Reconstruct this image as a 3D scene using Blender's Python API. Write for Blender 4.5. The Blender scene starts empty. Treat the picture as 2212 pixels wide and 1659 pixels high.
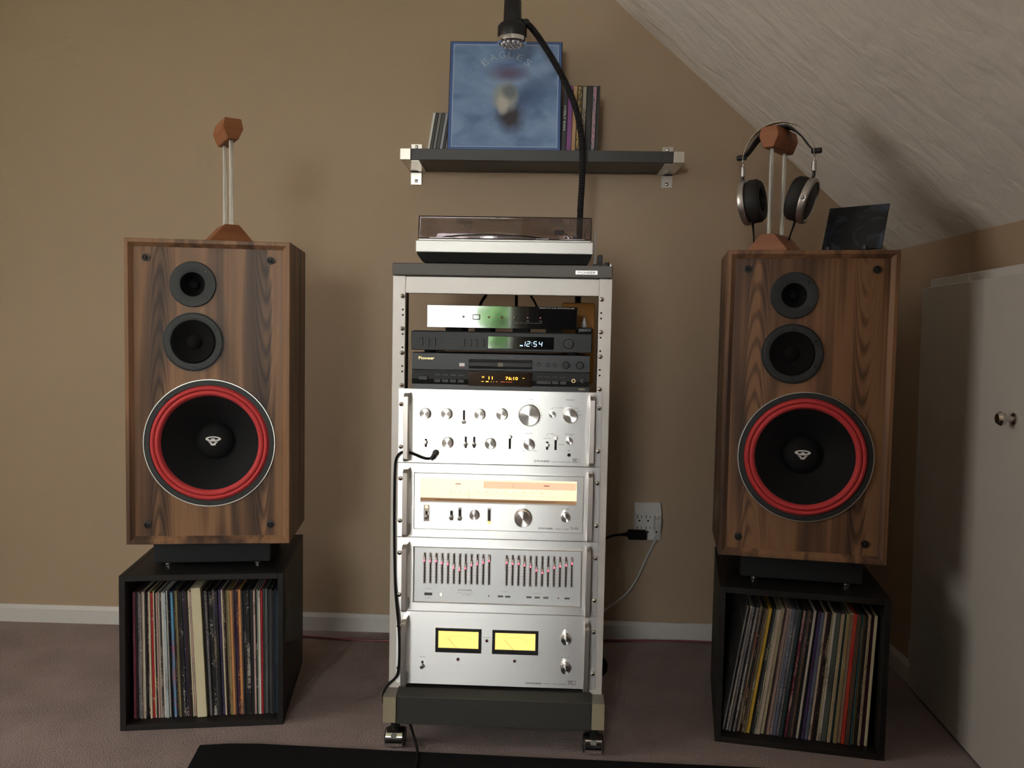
import bpy, bmesh, math, random
from math import sin, cos, pi, radians, atan2, sqrt
from mathutils import Vector, Matrix

# ------------------------------------------------------------------ camera, sky, exposure
SC = bpy.context.scene
COL = SC.collection
YAW, PITCH, ROLL, EYE = 0.0295, 0.0593, 0.0188, 0.9996
cam_d = bpy.data.cameras.new('camera')
cam_d.sensor_fit = 'HORIZONTAL'; cam_d.sensor_width = 36.0
cam_d.lens = 1772.64 / 2212 * 36.0
cam_d.clip_start = 0.02
cam = bpy.data.objects.new('camera', cam_d); COL.objects.link(cam)
_F = Vector((-sin(YAW)*cos(PITCH), cos(YAW)*cos(PITCH), -sin(PITCH)))
_R0 = Vector((cos(YAW), sin(YAW), 0)); _U0 = Vector((-sin(YAW)*sin(PITCH), cos(YAW)*sin(PITCH), cos(PITCH)))
_R = cos(ROLL)*_R0 + sin(ROLL)*_U0; _U = -sin(ROLL)*_R0 + cos(ROLL)*_U0
M = Matrix((_R, _U, -_F)).transposed().to_4x4(); M.translation = (0, 0, EYE)
cam.matrix_world = M
SC.camera = cam

world = bpy.data.worlds.new('overcast_sky'); SC.world = world; world.use_nodes = True
bg = world.node_tree.nodes['Background']
bg.inputs['Color'].default_value = (1.0, 0.985, 0.965, 1); bg.inputs['Strength'].default_value = 14.0

SC.view_settings.view_transform = 'Standard'; SC.view_settings.look = 'None'
SC.view_settings.gamma = 1.0; SC.view_settings.use_curve_mapping = False
SC.view_settings.exposure = 1.05

WIN = (-1.32, -0.30, 0.86, 2.05)          # window opening in the rear wall: x0 x1 z0 z1
REAR_Y = -3.0
LX = -2.7                                 # left wall, with a second window out of frame
WIN2 = (0.10, 1.50, 0.80, 2.10)         # its opening: y0 y1 z0 z1
def portal(name, loc, rot, w, h):
    l = bpy.data.lights.new(name, 'AREA'); l.shape = 'RECTANGLE'; l.size = w; l.size_y = h; l.cycles.is_portal = True
    o = bpy.data.objects.new(name, l); COL.objects.link(o); o.location = loc; o.rotation_euler = rot
portal('window_portal', ((WIN[0]+WIN[1])/2, REAR_Y-0.10, (WIN[2]+WIN[3])/2), (radians(90), 0, pi), WIN[1]-WIN[0], WIN[3]-WIN[2])
portal('side_window_portal', (LX-0.10, (WIN2[0]+WIN2[1])/2, (WIN2[2]+WIN2[3])/2), (radians(90), 0, radians(-90)), WIN2[1]-WIN2[0], WIN2[3]-WIN2[2])
SC.cycles.adaptive_threshold = 0.05; SC.cycles.use_light_tree = False; SC.cycles.max_bounces = 6; SC.cycles.diffuse_bounces = 3; SC.cycles.glossy_bounces = 3; SC.cycles.transmission_bounces = 5; SC.cycles.transparent_max_bounces = 10

# ------------------------------------------------------------------ materials
def srgb(r, g, b):
    f = lambda c: (c/255)/12.92 if c/255 <= 0.04045 else ((c/255+0.055)/1.055)**2.4
    return (f(r), f(g), f(b))
_mats = {}
def nodes_of(m):
    m.use_nodes = True
    nt = m.node_tree
    return nt, nt.nodes['Principled BSDF']
def mat(name, col, rough=0.5, metal=0.0, noise=None, bump=None, spec=None, aniso=None, emit=None, coat=0, rot=0.0, trans=0):
    """noise=(scale, amount[, stretch xyz]) colour variation; bump=(scale, strength[, stretch])."""
    if name in _mats: return _mats[name]
    m = bpy.data.materials.new(name); nt, b = nodes_of(m)
    b.inputs['Base Color'].default_value = (*col, 1); b.inputs['Roughness'].default_value = rough
    b.inputs['Metallic'].default_value = metal
    if spec is not None: b.inputs['Specular IOR Level'].default_value = spec
    if coat: b.inputs['Coat Weight'].default_value = coat; b.inputs['Coat Roughness'].default_value = 0.04
    if trans: b.inputs['Transmission Weight'].default_value = trans
    def tex(scale, st, detail=3):
        tc = nt.nodes.new('ShaderNodeTexCoord'); mp = nt.nodes.new('ShaderNodeMapping'); n = nt.nodes.new('ShaderNodeTexNoise')
        mp.inputs['Scale'].default_value = st; n.inputs['Scale'].default_value = scale; n.inputs['Detail'].default_value = detail
        nt.links.new(tc.outputs['Object'], mp.inputs['Vector']); nt.links.new(mp.outputs['Vector'], n.inputs['Vector'])
        return n.outputs['Fac']
    if noise:
        st = noise[2] if len(noise) > 2 else (1, 1, 1)
        r = nt.nodes.new('ShaderNodeValToRGB'); a = noise[1]
        r.color_ramp.elements[0].position = 0.3; r.color_ramp.elements[1].position = 0.7
        r.color_ramp.elements[0].color = (*[max(0, c*(1-a)) for c in col], 1); r.color_ramp.elements[1].color = (*[min(1, c*(1+a)) for c in col], 1)
        nt.links.new(tex(noise[0], st), r.inputs['Fac']); nt.links.new(r.outputs['Color'], b.inputs['Base Color'])
    if bump:
        st = bump[2] if len(bump) > 2 else (1, 1, 1)
        bp = nt.nodes.new('ShaderNodeBump'); bp.inputs['Strength'].default_value = bump[1]; bp.inputs['Distance'].default_value = 0.004
        nt.links.new(tex(bump[0], st, 4), bp.inputs['Height']); nt.links.new(bp.outputs['Normal'], b.inputs['Normal'])
    if aniso:
        b.inputs['Anisotropic'].default_value = aniso
        if rot == 'radial':
            t = nt.nodes.new('ShaderNodeTangent'); t.direction_type = 'RADIAL'; t.axis = 'Y'
            nt.links.new(t.outputs[0], b.inputs['Tangent']); b.inputs['Anisotropic Rotation'].default_value = 0.25
        else:
            c = nt.nodes.new('ShaderNodeCombineXYZ'); c.inputs[2].default_value = 1.0
            nt.links.new(c.outputs[0], b.inputs['Tangent'])
    if emit:
        m.cycles.emission_sampling = 'NONE'; b.inputs['Emission Color'].default_value = (*emit[0], 1); b.inputs['Emission Strength'].default_value = emit[1]
    _mats[name] = m
    return m

def clear_mat(name, tint, ior=1.45, rough=0.03):
    """see-through plastic: tinted transparency under a clear reflecting skin"""
    if name in _mats: return _mats[name]
    m = bpy.data.materials.new(name); m.use_nodes = True; nt = m.node_tree; nt.nodes.clear()
    o = nt.nodes.new('ShaderNodeOutputMaterial'); t = nt.nodes.new('ShaderNodeBsdfTransparent'); g = nt.nodes.new('ShaderNodeBsdfGlossy')
    x = nt.nodes.new('ShaderNodeMixShader'); f = nt.nodes.new('ShaderNodeLayerWeight'); pw = nt.nodes.new('ShaderNodeMath'); pw.operation = 'POWER'; pw.inputs[1].default_value = 5.0; ma = nt.nodes.new('ShaderNodeMath'); ma.operation = 'MULTIPLY_ADD'; r0 = ((ior-1)/(ior+1))**2; ma.inputs[1].default_value = 0.55; ma.inputs[2].default_value = r0
    t.inputs['Color'].default_value = (*tint, 1); g.inputs['Roughness'].default_value = rough
    nt.links.new(f.outputs['Facing'], pw.inputs[0]); nt.links.new(pw.outputs[0], ma.inputs[0]); nt.links.new(ma.outputs[0], x.inputs[0]); nt.links.new(t.outputs[0], x.inputs[1]); nt.links.new(g.outputs[0], x.inputs[2]); nt.links.new(x.outputs[0], o.inputs[0])
    _mats[name] = m
    return m

def wood_mat(name, ramp, axis='z', rough=0.42, sx=1.0, figure=()):
    """figured veneer, grain along one axis; differs from object to object"""
    if name in _mats: return _mats[name]
    m = bpy.data.materials.new(name); nt, b = nodes_of(m); N = nt.nodes.new; K = nt.links.new
    tc = N('ShaderNodeTexCoord'); oi = N('ShaderNodeObjectInfo')
    mp = N('ShaderNodeMapping'); s = {'z': (7*sx, 7*sx, 0.55), 'y': (7*sx, 0.55, 7*sx), 'x': (0.55, 7*sx, 7*sx)}[axis]
    mp.inputs['Scale'].default_value = s; K(tc.outputs['Object'], mp.inputs['Vector'])
    w = N('ShaderNodeMath'); w.operation = 'MULTIPLY'; w.inputs[1].default_value = 30; K(oi.outputs['Random'], w.inputs[0])
    def noise(sc, det, dist=0, vec=mp):
        n = N('ShaderNodeTexNoise'); n.noise_dimensions = '4D'; n.inputs['Scale'].default_value = sc; n.inputs['Detail'].default_value = det
        n.inputs['Distortion'].default_value = dist; K(vec.outputs['Vector'], n.inputs['Vector']); K(w.outputs[0], n.inputs['W']); return n.outputs['Fac']
    n1 = noise(1.0, 2, 0.3)
    r1 = N('ShaderNodeMath'); r1.operation = 'MULTIPLY'; r1.inputs[1].default_value = 46; K(n1, r1.inputs[0])
    r2 = N('ShaderNodeMath'); r2.operation = 'SINE'; K(r1.outputs[0], r2.inputs[0])
    rr = N('ShaderNodeMath'); rr.operation = 'MULTIPLY_ADD'; rr.inputs[1].default_value = 0.075; K(r2.outputs[0], rr.inputs[0])
    n2 = noise(1.35, 3, 0.35); K(n2, rr.inputs[2])
    mf = N('ShaderNodeMapping'); mf.inputs['Scale'].default_value = tuple(v*(16 if v > 2 else 2.2) for v in s); K(tc.outputs['Object'], mf.inputs['Vector'])
    fi = noise(1.0, 3, 0, mf)
    ad = N('ShaderNodeMath'); ad.operation = 'MULTIPLY_ADD'; ad.inputs[1].default_value = 0.22; K(fi, ad.inputs[0]); K(rr.outputs[0], ad.inputs[2])
    cr = N('ShaderNodeValToRGB'); el = cr.color_ramp.elements
    el[0].position = ramp[0][0]; el[0].color = (*ramp[0][1], 1); el[1].position = ramp[-1][0]; el[1].color = (*ramp[-1][1], 1)
    for p, c in ramp[1:-1]:
        e = el.new(p); e.color = (*c, 1)
    val = ad.outputs[0]
    if figure:                                            # flat-sawn arches nested along the grain: (centre x, direction, width)
        se = N('ShaderNodeSeparateXYZ'); K(tc.outputs['Object'], se.inputs[0])
        def mth(op, a, b_=None, c_=None):
            m_ = N('ShaderNodeMath'); m_.operation = op
            for i_, v_ in enumerate((a, b_, c_)):
                if v_ is None: continue
                if isinstance(v_, (int, float)): m_.inputs[i_].default_value = v_
                else: K(v_, m_.inputs[i_])
            return m_.outputs[0]
        for cx, dr, wd in figure:
            wob = mth('MULTIPLY_ADD', n1, 0.05, cx-0.025)
            u = mth('SUBTRACT', se.outputs['X'], wob); u2 = mth('MULTIPLY', u, u)
            v_ = mth('MULTIPLY_ADD', u2, 210.0*dr, se.outputs['Z'])
            v_ = mth('MULTIPLY_ADD', n2, 0.16, v_)
            rg = mth('SINE', mth('MULTIPLY', v_, 95.0))
            rg = mth('POWER', mth('MULTIPLY_ADD', rg, 0.5, 0.5), 2.2)
            mk = mth('POWER', 2.718, mth('MULTIPLY', u2, -1.0/(wd*wd)))
            val = mth('MULTIPLY_ADD', mth('MULTIPLY', rg, mk), -0.13, val)
    K(val, cr.inputs['Fac']); K(cr.outputs['Color'], b.inputs['Base Color'])
    b.inputs['Roughness'].default_value = rough; b.inputs['Specular IOR Level'].default_value = 0.25
    bp = N('ShaderNodeBump'); bp.inputs['Strength'].default_value = 0.08; bp.inputs['Distance'].default_value = 0.002; K(fi, bp.inputs['Height']); K(bp.outputs['Normal'], b.inputs['Normal'])
    _mats[name] = m
    return m

def spine_mat(i, c1, c2, amt, freq=1.0):
    """printed spine: ground colour with small runs of lettering-like print along it"""
    m = bpy.data.materials.new('sleeve_print_%d' % i); nt, b = nodes_of(m); N = nt.nodes.new; K = nt.links.new
    tc = N('ShaderNodeTexCoord'); mp = N('ShaderNodeMapping'); mp.inputs['Scale'].default_value = (420, 3, 150*freq); mp.inputs['Location'].default_value = (i*3.1, 0, i*7.7)
    K(tc.outputs['Object'], mp.inputs['Vector'])
    n = N('ShaderNodeTexNoise'); n.inputs['Scale'].default_value = 1; n.inputs['Detail'].default_value = 1; K(mp.outputs['Vector'], n.inputs['Vector'])
    m2 = N('ShaderNodeMapping'); m2.inputs['Scale'].default_value = (30, 3, 13); m2.inputs['Location'].default_value = (i*5.3, 0, i*2.9); K(tc.outputs['Object'], m2.inputs['Vector'])
    n2 = N('ShaderNodeTexNoise'); n2.inputs['Scale'].default_value = 1; n2.inputs['Detail'].default_value = 1; K(m2.outputs['Vector'], n2.inputs['Vector'])
    a = N('ShaderNodeMath'); a.operation = 'MULTIPLY_ADD'; a.inputs[1].default_value = 1.5; K(n2.outputs['Fac'], a.inputs[0]); K(n.outputs['Fac'], a.inputs[2])
    r = N('ShaderNodeValToRGB'); t = 1.62-amt*0.55
    d = N('ShaderNodeMath'); d.operation = 'MULTIPLY'; d.inputs[1].default_value = 0.5; K(a.outputs[0], d.inputs[0])
    r.color_ramp.elements[0].position = max(0.02, t*0.5-0.02); r.color_ramp.elements[1].position = min(0.99, t*0.5+0.02)
    r.color_ramp.elements[0].color = (*c1, 1); r.color_ramp.elements[1].color = (*c2, 1)
    K(d.outputs[0], r.inputs['Fac']); K(r.outputs['Color'], b.inputs['Base Color'])
    b.inputs['Roughness'].default_value = 0.55
    return m

# ------------------------------------------------------------------ geometry helpers
AX = {'x': (Vector((1, 0, 0)), Vector((0, 1, 0)), Vector((0, 0, 1))),
      'y': (Vector((0, 1, 0)), Vector((0, 0, 1)), Vector((1, 0, 0))),
      'z': (Vector((0, 0, 1)), Vector((1, 0, 0)), Vector((0, 1, 0)))}
class G:
    """collects shapes into one mesh"""
    def __init__(s, off=(0, 0, 0)): s.bm = bmesh.new(); s.off = Vector(off)
    def _v(s, p): return s.bm.verts.new(Vector(p)-s.off)
    def box(s, x0, x1, y0, y1, z0, z1, bev=0.0, seg=1, m=None):
        vs = [s._v(p) for p in ((x0, y0, z0), (x1, y0, z0), (x1, y1, z0), (x0, y1, z0), (x0, y0, z1), (x1, y0, z1), (x1, y1, z1), (x0, y1, z1))]
        fs = [s.bm.faces.new([vs[i] for i in q]) for q in ((0, 3, 2, 1), (4, 5, 6, 7), (0, 1, 5, 4), (1, 2, 6, 5), (2, 3, 7, 6), (3, 0, 4, 7))]
        if m is not None:
            for v in vs: v.co = m @ v.co
        if bev:
            es = list({e for f in fs for e in f.edges})
            bmesh.ops.bevel(s.bm, geom=es, offset=bev, segments=seg, affect='EDGES', profile=0.5)
        return s
    def lathe(s, prof, c=(0, 0, 0), axis='y', seg=32, cap0=True, cap1=True, arc=None):
        a, u, v = AX[axis]; c = Vector(c); rings = []
        n = seg
        for r, h in prof:
            if r < 1e-6: rings.append([s._v(c+a*h)])
            else: rings.append([s._v(c+a*h+u*(r*cos(2*pi*k/n))+v*(r*sin(2*pi*k/n))) for k in range(n)])
        for A, B in zip(rings, rings[1:]):
            for k in range(n):
                k2 = (k+1) % n
                if len(A) == 1 and len(B) == 1: continue
                if len(A) == 1: s.bm.faces.new((A[0], B[k], B[k2]))
                elif len(B) == 1: s.bm.faces.new((A[k], B[0], A[k2]))
                else: s.bm.faces.new((A[k], B[k], B[k2], A[k2]))
        if cap0 and len(rings[0]) > 1: s.bm.faces.new(rings[0])
        if cap1 and len(rings[-1]) > 1: s.bm.faces.new(rings[-1][::-1])
        return s
    def cyl(s, c, r, h, axis='y', seg=24, bev=0.0):
        if bev: return s.lathe([(r-bev, 0), (r, bev), (r, h-bev), (r-bev, h)], c, axis, seg)
        return s.lathe([(r, 0), (r, h)], c, axis, seg)
    def ring(s, c, r0, r1, h0, h1, axis='y', seg=40):
        return s.lathe([(r0, h0), (r1, h0), (r1, h1), (r0, h1), (r0, h0)], c, axis, seg, False, False)
    def tube(s, pts, r, seg=8, smooth=0, caps=True):
        P = [Vector(p) for p in pts]
        for _ in range(smooth):
            Q = [P[0]]
            for a, b in zip(P, P[1:]): Q += [a*0.75+b*0.25, a*0.25+b*0.75]
            P = Q+[P[-1]]
        rr = r if callable(r) else (lambda t: r)
        rings = []; up = None
        for i, p in enumerate(P):
            d = (P[min(i+1, len(P)-1)]-P[max(i-1, 0)]).normalized()
            if up is None:
                up = d.cross(Vector((0, 0, 1)))
                if up.length < 1e-3: up = d.cross(Vector((0, 1, 0)))
                up.normalize()
            up = (up-d*up.dot(d)).normalized(); w = d.cross(up); q = rr(i/(len(P)-1))
            rings.append([s._v(p+up*(q*cos(2*pi*k/seg))+w*(q*sin(2*pi*k/seg))) for k in range(seg)])
        for A, B in zip(rings, rings[1:]):
            for k in range(seg): s.bm.faces.new((A[k], A[(k+1) % seg], B[(k+1) % seg], B[k]))
        if caps: s.bm.faces.new(rings[0][::-1]); s.bm.faces.new(rings[-1])
        return s
    def prism(s, poly, a0, a1, axis='y', bev=0.0):
        """poly in (x,z) for axis y, (y,z) for axis x, (x,y) for axis z"""
        f = {'y': lambda p, a: (p[0], a, p[1]), 'x': lambda p, a: (a, p[0], p[1]), 'z': lambda p, a: (p[0], p[1], a)}[axis]
        A = [s._v(f(p, a0)) for p in poly]; B = [s._v(f(p, a1)) for p in poly]; n = len(poly)
        fs = [s.bm.faces.new(A), s.bm.faces.new(B[::-1])]+[s.bm.faces.new((A[k], B[k], B[(k+1) % n], A[(k+1) % n])) for k in range(n)]
        if bev: bmesh.ops.bevel(s.bm, geom=list({e for q in fs for e in q.edges}), offset=bev, segments=1, affect='EDGES')
        return s
    def frame(s, x0, x1, z0, z1, prof):
        """rectangular frame: prof is a closed loop of (inset, y)"""
        loops = [[s._v((x0+i, y, z0+i)), s._v((x1-i, y, z0+i)), s._v((x1-i, y, z1-i)), s._v((x0+i, y, z1-i))] if True else 0 for i, y in prof]
        n = len(prof)
        for a in range(n):
            A, B = loops[a], loops[(a+1) % n]
            for k in range(4): s.bm.faces.new((A[k], B[k], B[(k+1) % 4], A[(k+1) % 4]))
        return s
    def quad(s, *p): s.bm.faces.new([s._v(q) for q in p]); return s
    def sphere(s, c, r, u=16, v=10, sc=(1, 1, 1)):
        c = Vector(c)-s.off
        bmesh.ops.create_uvsphere(s.bm, u_segments=u, v_segments=v, radius=r, matrix=Matrix.Translation(c) @ Matrix.Diagonal((*sc, 1)))
        return s
    def text(s, txt, x, z, w=None, h=0.004, y=-0.0004, bold=0.0, align='C', rot=0.0):
        """flat printed lettering facing -y; centred at x,z, fitted to width w and cap height h"""
        cu = bpy.data.curves.new('t', 'FONT'); cu.body = txt; cu.size = 1.0; cu.resolution_u = 2; cu.offset = bold
        ob = bpy.data.objects.new('t', cu); COL.objects.link(ob)
        bpy.context.view_layer.update()
        me = bpy.data.meshes.new_from_object(ob.evaluated_get(bpy.context.evaluated_depsgraph_get()))
        bpy.data.objects.remove(ob); bpy.data.curves.remove(cu)
        if not me.vertices: return s
        xs = [v.co.x for v in me.vertices]; ys = [v.co.y for v in me.vertices]
        x0, x1, y0, y1 = min(xs), max(xs), min(ys), max(ys)
        kz = h/max(1e-6, 0.70 if y1-y0 < 0.95 else y1-y0); kz = h/(y1-y0) if y1 > y0 else 1
        kx = (w/(x1-x0)) if w else kz
        vs = []
        for v in me.vertices:
            px = (v.co.x-(x0+x1)/2)*kx; pz = (v.co.y-(y0+y1)/2)*kz
            if align == 'L': px += (x1-x0)*kx/2
            c, n = cos(rot), sin(rot)
            vs.append(s._v((x+px*c-pz*n, y, z+px*n+pz*c)))
        for p in me.polygons:
            try: s.bm.faces.new([vs[i] for i in p.vertices])
            except ValueError: pass
        bpy.data.meshes.remove(me)
        return s
    def xform(s, m):
        for v in s.bm.verts: v.co = m @ v.co
        return s
    def out(s, name, material, parent=None, smooth=40, label=None, normals=True):
        if normals: bmesh.ops.recalc_face_normals(s.bm, faces=s.bm.faces)
        me = bpy.data.meshes.new(name); s.bm.to_mesh(me); s.bm.free()
        if material: me.materials.append(material)
        if smooth:
            for p in me.polygons: p.use_smooth = True
            me.set_sharp_from_angle(angle=radians(smooth))
        o = bpy.data.objects.new(name, me); COL.objects.link(o)
        if parent: o.parent = parent
        if label: o['label'] = label
        return o
def tag(o, label, cat, group=None):
    o['label'] = label; o['category'] = cat
    if group: o['group'] = group
    return o
def thing(name, label, cat, loc=(0, 0, 0), rz=0.0, group=None):
    o = bpy.data.objects.new(name, None); COL.objects.link(o); o.location = loc; o.rotation_euler = (0, 0, rz); o.empty_display_size = 0.05
    return tag(o, label, cat, group)
def struct(o): o['kind'] = 'structure'; return o
def clone(o, parent=None):
    c = o.copy(); COL.objects.link(c)
    if parent: c.parent = parent
    for ch in [q for q in bpy.data.objects if q.parent == o]: clone(ch, c)
    return c
def dup(root, loc, rz, label):
    kids = [q for q in bpy.data.objects if q.parent == root]
    r = root.copy(); COL.objects.link(r); r.location = loc; r.rotation_euler = (0, 0, rz); r['label'] = label
    for k in kids: clone(k, r)
    return r

# ------------------------------------------------------------------ palette
M_wall = mat('wall_paint_tan', (0.412, 0.305, 0.206), 0.75, bump=(260, 0.06), noise=(1.3, 0.03))
M_ceil = mat('ceiling_texture_offwhite', (0.84, 0.79, 0.72), 0.85)
M_white = mat('trim_paint_white', (0.62, 0.60, 0.57), 0.45)
M_door = mat('door_paint_white', (0.58, 0.56, 0.52), 0.42, bump=(60, 0.03))
M_carpet = mat('carpet_mauve', (0.34, 0.272, 0.262), 0.95, spec=0.1)
M_rug = mat('rug_black', (0.012, 0.012, 0.013), 0.95, spec=0.1, bump=(700, 0.5))
M_beige = mat('rack_paint_silver_beige', (0.66, 0.625, 0.58), 0.42, metal=0.15, noise=(25, 0.02))
M_lid = mat('rack_lid_grey', (0.115, 0.108, 0.098), 0.55, bump=(500, 0.05))
M_basedk = mat('rack_beam_dark', (0.038, 0.036, 0.030), 0.5)
M_tan = mat('rack_rail_tan', (0.31, 0.265, 0.175), 0.5)
M_railtop = mat('rack_rail_grey', (0.20, 0.185, 0.165), 0.45)
M_alu = mat('brushed_aluminium', (0.95, 0.94, 0.92), 0.35, metal=1.0, aniso=0.75, noise=(40, 0.018, (0.15, 1, 30)))
M_alu2 = mat('satin_aluminium', (0.80, 0.785, 0.76), 0.36, metal=1.0)
M_handle = mat('handle_aluminium', (0.62, 0.58, 0.54), 0.34, metal=1.0)
M_spun = mat('spun_aluminium', (0.86, 0.84, 0.82), 0.30, metal=1.0, aniso=0.9, rot='radial')
M_knob = mat('knob_rim_aluminium', (0.58, 0.56, 0.54), 0.28, metal=1.0)
M_chrome = mat('chrome', (0.86, 0.86, 0.87), 0.08, metal=1.0)
M_nickel = mat('nickel_screw', (0.62, 0.58, 0.53), 0.2, metal=1.0)
M_steel = mat('bracket_steel', (0.72, 0.68, 0.62), 0.32, metal=1.0)
M_black = mat('black_plastic', (0.012, 0.012, 0.013), 0.45)
M_blackm = mat('black_rubber', (0.008, 0.008, 0.008), 0.75, spec=0.18)
M_gloss = mat('black_gloss_plate', (0.006, 0.006, 0.007), 0.06, coat=1.0)
M_dgrey = mat('dark_grey_plastic', (0.022, 0.0225, 0.024), 0.45, spec=0.32)
M_cdgrey = mat('charcoal_fascia', (0.024, 0.027, 0.030), 0.40, spec=0.38)
M_slot = mat('slot_black', (0.004, 0.004, 0.004), 0.7)
M_ink = mat('ink_grey', (0.075, 0.073, 0.07), 0.6)
M_inkw = mat('ink_white', (0.60, 0.60, 0.58), 0.6)
M_inkdim = mat('ink_dim_grey', (0.13, 0.13, 0.13), 0.6)
M_gold = mat('gold_print', (0.85, 0.66, 0.30), 0.35, metal=0.6)
M_orange_lamp = mat('orange_lamp', (0.9, 0.4, 0.08), 0.3, emit=((1.0, 0.42, 0.08), 5.0))
M_redled = mat('red_led', (0.7, 0.02, 0.04), 0.3, emit=((1.0, 0.06, 0.10), 3.0))
M_redoff = mat('red_lamp_unlit', (0.10, 0.008, 0.012), 0.15, coat=0.6)
M_yellowled = mat('yellow_led', (0.9, 0.6, 0.2), 0.3, emit=((1.0, 0.75, 0.25), 5.0))
M_red = mat('woofer_surround_red', (0.60, 0.055, 0.060), 0.6, spec=0.3)
M_cone = mat('woofer_cone_black', (0.0075, 0.008, 0.009), 0.75, spec=0.22, bump=(300, 0.05))
M_dark = mat('driver_black', (0.0045, 0.0045, 0.005), 0.8, spec=0.15)
M_flange = mat('driver_flange_grey', (0.028, 0.031, 0.032), 0.5, spec=0.35)
M_cube = mat('cube_blackbrown', (0.014, 0.012, 0.0115), 0.5, spec=0.3, noise=(8, 0.15, (1, 1, 8)))
M_riser = mat('riser_charcoal', (0.020, 0.022, 0.024), 0.7, spec=0.25)
M_logo = mat('logo_white', (0.80, 0.80, 0.78), 0.45)
walnut = [(0.40, (0.052, 0.030, 0.022)), (0.52, (0.100, 0.056, 0.036)), (0.61, (0.190, 0.100, 0.055)), (0.68, (0.285, 0.150, 0.076)), (0.80, (0.225, 0.125, 0.070))]
M_walnut = wood_mat('walnut_veneer', walnut)
M_walnutx = wood_mat('walnut_veneer_face', walnut, 'z', 0.42, 1.0, ((-0.118, 1, 0.030), (0.125, -1, 0.034)))
M_cherry = wood_mat('stand_wood_orange', [(0.3, (0.20, 0.068, 0.026)), (0.6, (0.30, 0.11, 0.045)), (0.85, (0.36, 0.145, 0.062))], 'x', 0.45, 2.0)
M_acryl = mat('clear_acrylic', (0.90, 0.91, 0.86), 0.18, trans=0.72)
M_smoke = clear_mat('smoked_acrylic', (0.90, 0.875, 0.895), 1.55, 0.03)
M_pane = clear_mat('window_glass', (0.96, 0.97, 0.97), 1.45, 0.0)

def ceiling_nodes(m, st):
    nt, b = m.node_tree, m.node_tree.nodes['Principled BSDF']
    tc = nt.nodes.new('ShaderNodeTexCoord'); mp = nt.nodes.new('ShaderNodeMapping'); mp.inputs['Scale'].default_value = st
    n = nt.nodes.new('ShaderNodeTexNoise'); n.inputs['Scale'].default_value = 19; n.inputs['Detail'].default_value = 4; n.inputs['Roughness'].default_value = 0.5; n.inputs['Distortion'].default_value = 0.5
    bp = nt.nodes.new('ShaderNodeBump'); bp.inputs['Strength'].default_value = 0.65; bp.inputs['Distance'].default_value = 0.016
    nt.links.new(tc.outputs['Object'], mp.inputs[0]); nt.links.new(mp.outputs[0], n.inputs['Vector']); nt.links.new(n.outputs['Fac'], bp.inputs['Height']); nt.links.new(bp.outputs[0], b.inputs['Normal'])
ceiling_nodes(M_ceil, (0.42, 1.0, 1.0))
def carpet_nodes(m, c):
    nt, b = m.node_tree, m.node_tree.nodes['Principled BSDF']; N = nt.nodes.new; K = nt.links.new
    tc = N('ShaderNodeTexCoord')
    n = N('ShaderNodeTexNoise'); n.inputs['Scale'].default_value = 260; n.inputs['Detail'].default_value = 3; K(tc.outputs['Object'], n.inputs['Vector'])
    n2 = N('ShaderNodeTexNoise'); n2.inputs['Scale'].default_value = 5; n2.inputs['Detail'].default_value = 2; K(tc.outputs['Object'], n2.inputs['Vector'])
    a = N('ShaderNodeMath'); a.operation = 'MULTIPLY_ADD'; a.inputs[1].default_value = 0.6; K(n2.outputs['Fac'], a.inputs[0]); K(n.outputs['Fac'], a.inputs[2])
    r = N('ShaderNodeValToRGB'); r.color_ramp.elements[0].position = 0.5; r.color_ramp.elements[1].position = 1.05
    r.color_ramp.elements[0].color = (*[v*0.72 for v in c], 1); r.color_ramp.elements[1].color = (*[v*1.25 for v in c], 1)
    K(a.outputs[0], r.inputs['Fac']); K(r.outputs['Color'], b.inputs['Base Color'])
    bp = N('ShaderNodeBump'); bp.inputs['Strength'].default_value = 0.7; bp.inputs['Distance'].default_value = 0.006; K(n.outputs['Fac'], bp.inputs['Height']); K(bp.outputs[0], b.inputs['Normal'])
carpet_nodes(M_carpet, (0.34, 0.272, 0.262))

# ------------------------------------------------------------------ the room
WY, KX = 2.689, 1.125                      # back wall, knee wall
SLOPE = 0.869; KZ = 1.290; CZ = 2.42
sx = KX-(CZ-KZ)/SLOPE                      # where the slope meets the flat ceiling
struct(G().box(LX-0.1, KX+0.1, REAR_Y-0.1, WY+0.1, -0.1, 0).out('floor', M_carpet, smooth=0))
struct(G().prism([(LX, 0), (KX, 0), (KX, KZ), (sx, CZ), (LX, CZ)], WY, WY+0.1).out('wall_back', M_wall, smooth=0))
y0, y1, z0, z1 = WIN2
wl = G(); wl.box(LX-0.1, LX, REAR_Y, y0, 0, CZ); wl.box(LX-0.1, LX, y1, WY, 0, CZ); wl.box(LX-0.1, LX, y0, y1, 0, z0); wl.box(LX-0.1, LX, y0, y1, z1, CZ)
struct(wl.out('wall_left', M_wall, smooth=0))
w = struct(G().box(LX-0.09, LX+0.018, y0-0.06, y0, z0-0.06, z1+0.06).box(LX-0.09, LX+0.018, y1, y1+0.06, z0-0.06, z1+0.06).box(LX-0.09, LX+0.018, y0, y1, z0-0.06, z0).box(LX-0.09, LX+0.018, y0, y1, z1, z1+0.06).out('window_2', M_white, smooth=0))
G().box(LX-0.07, LX-0.04, y0, y1, (z0+z1)/2-0.02, (z0+z1)/2+0.02).out('sash_rail', M_white, w, 0)
G().box(LX-0.062, LX-0.058, y0, y1, z0, z1).out('dimming_pane', clear_mat('dimming_glass', (0.44, 0.43, 0.415), 1.3, 0.3), w, 0)  # darkened pane added to weaken the light from the side window
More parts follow.
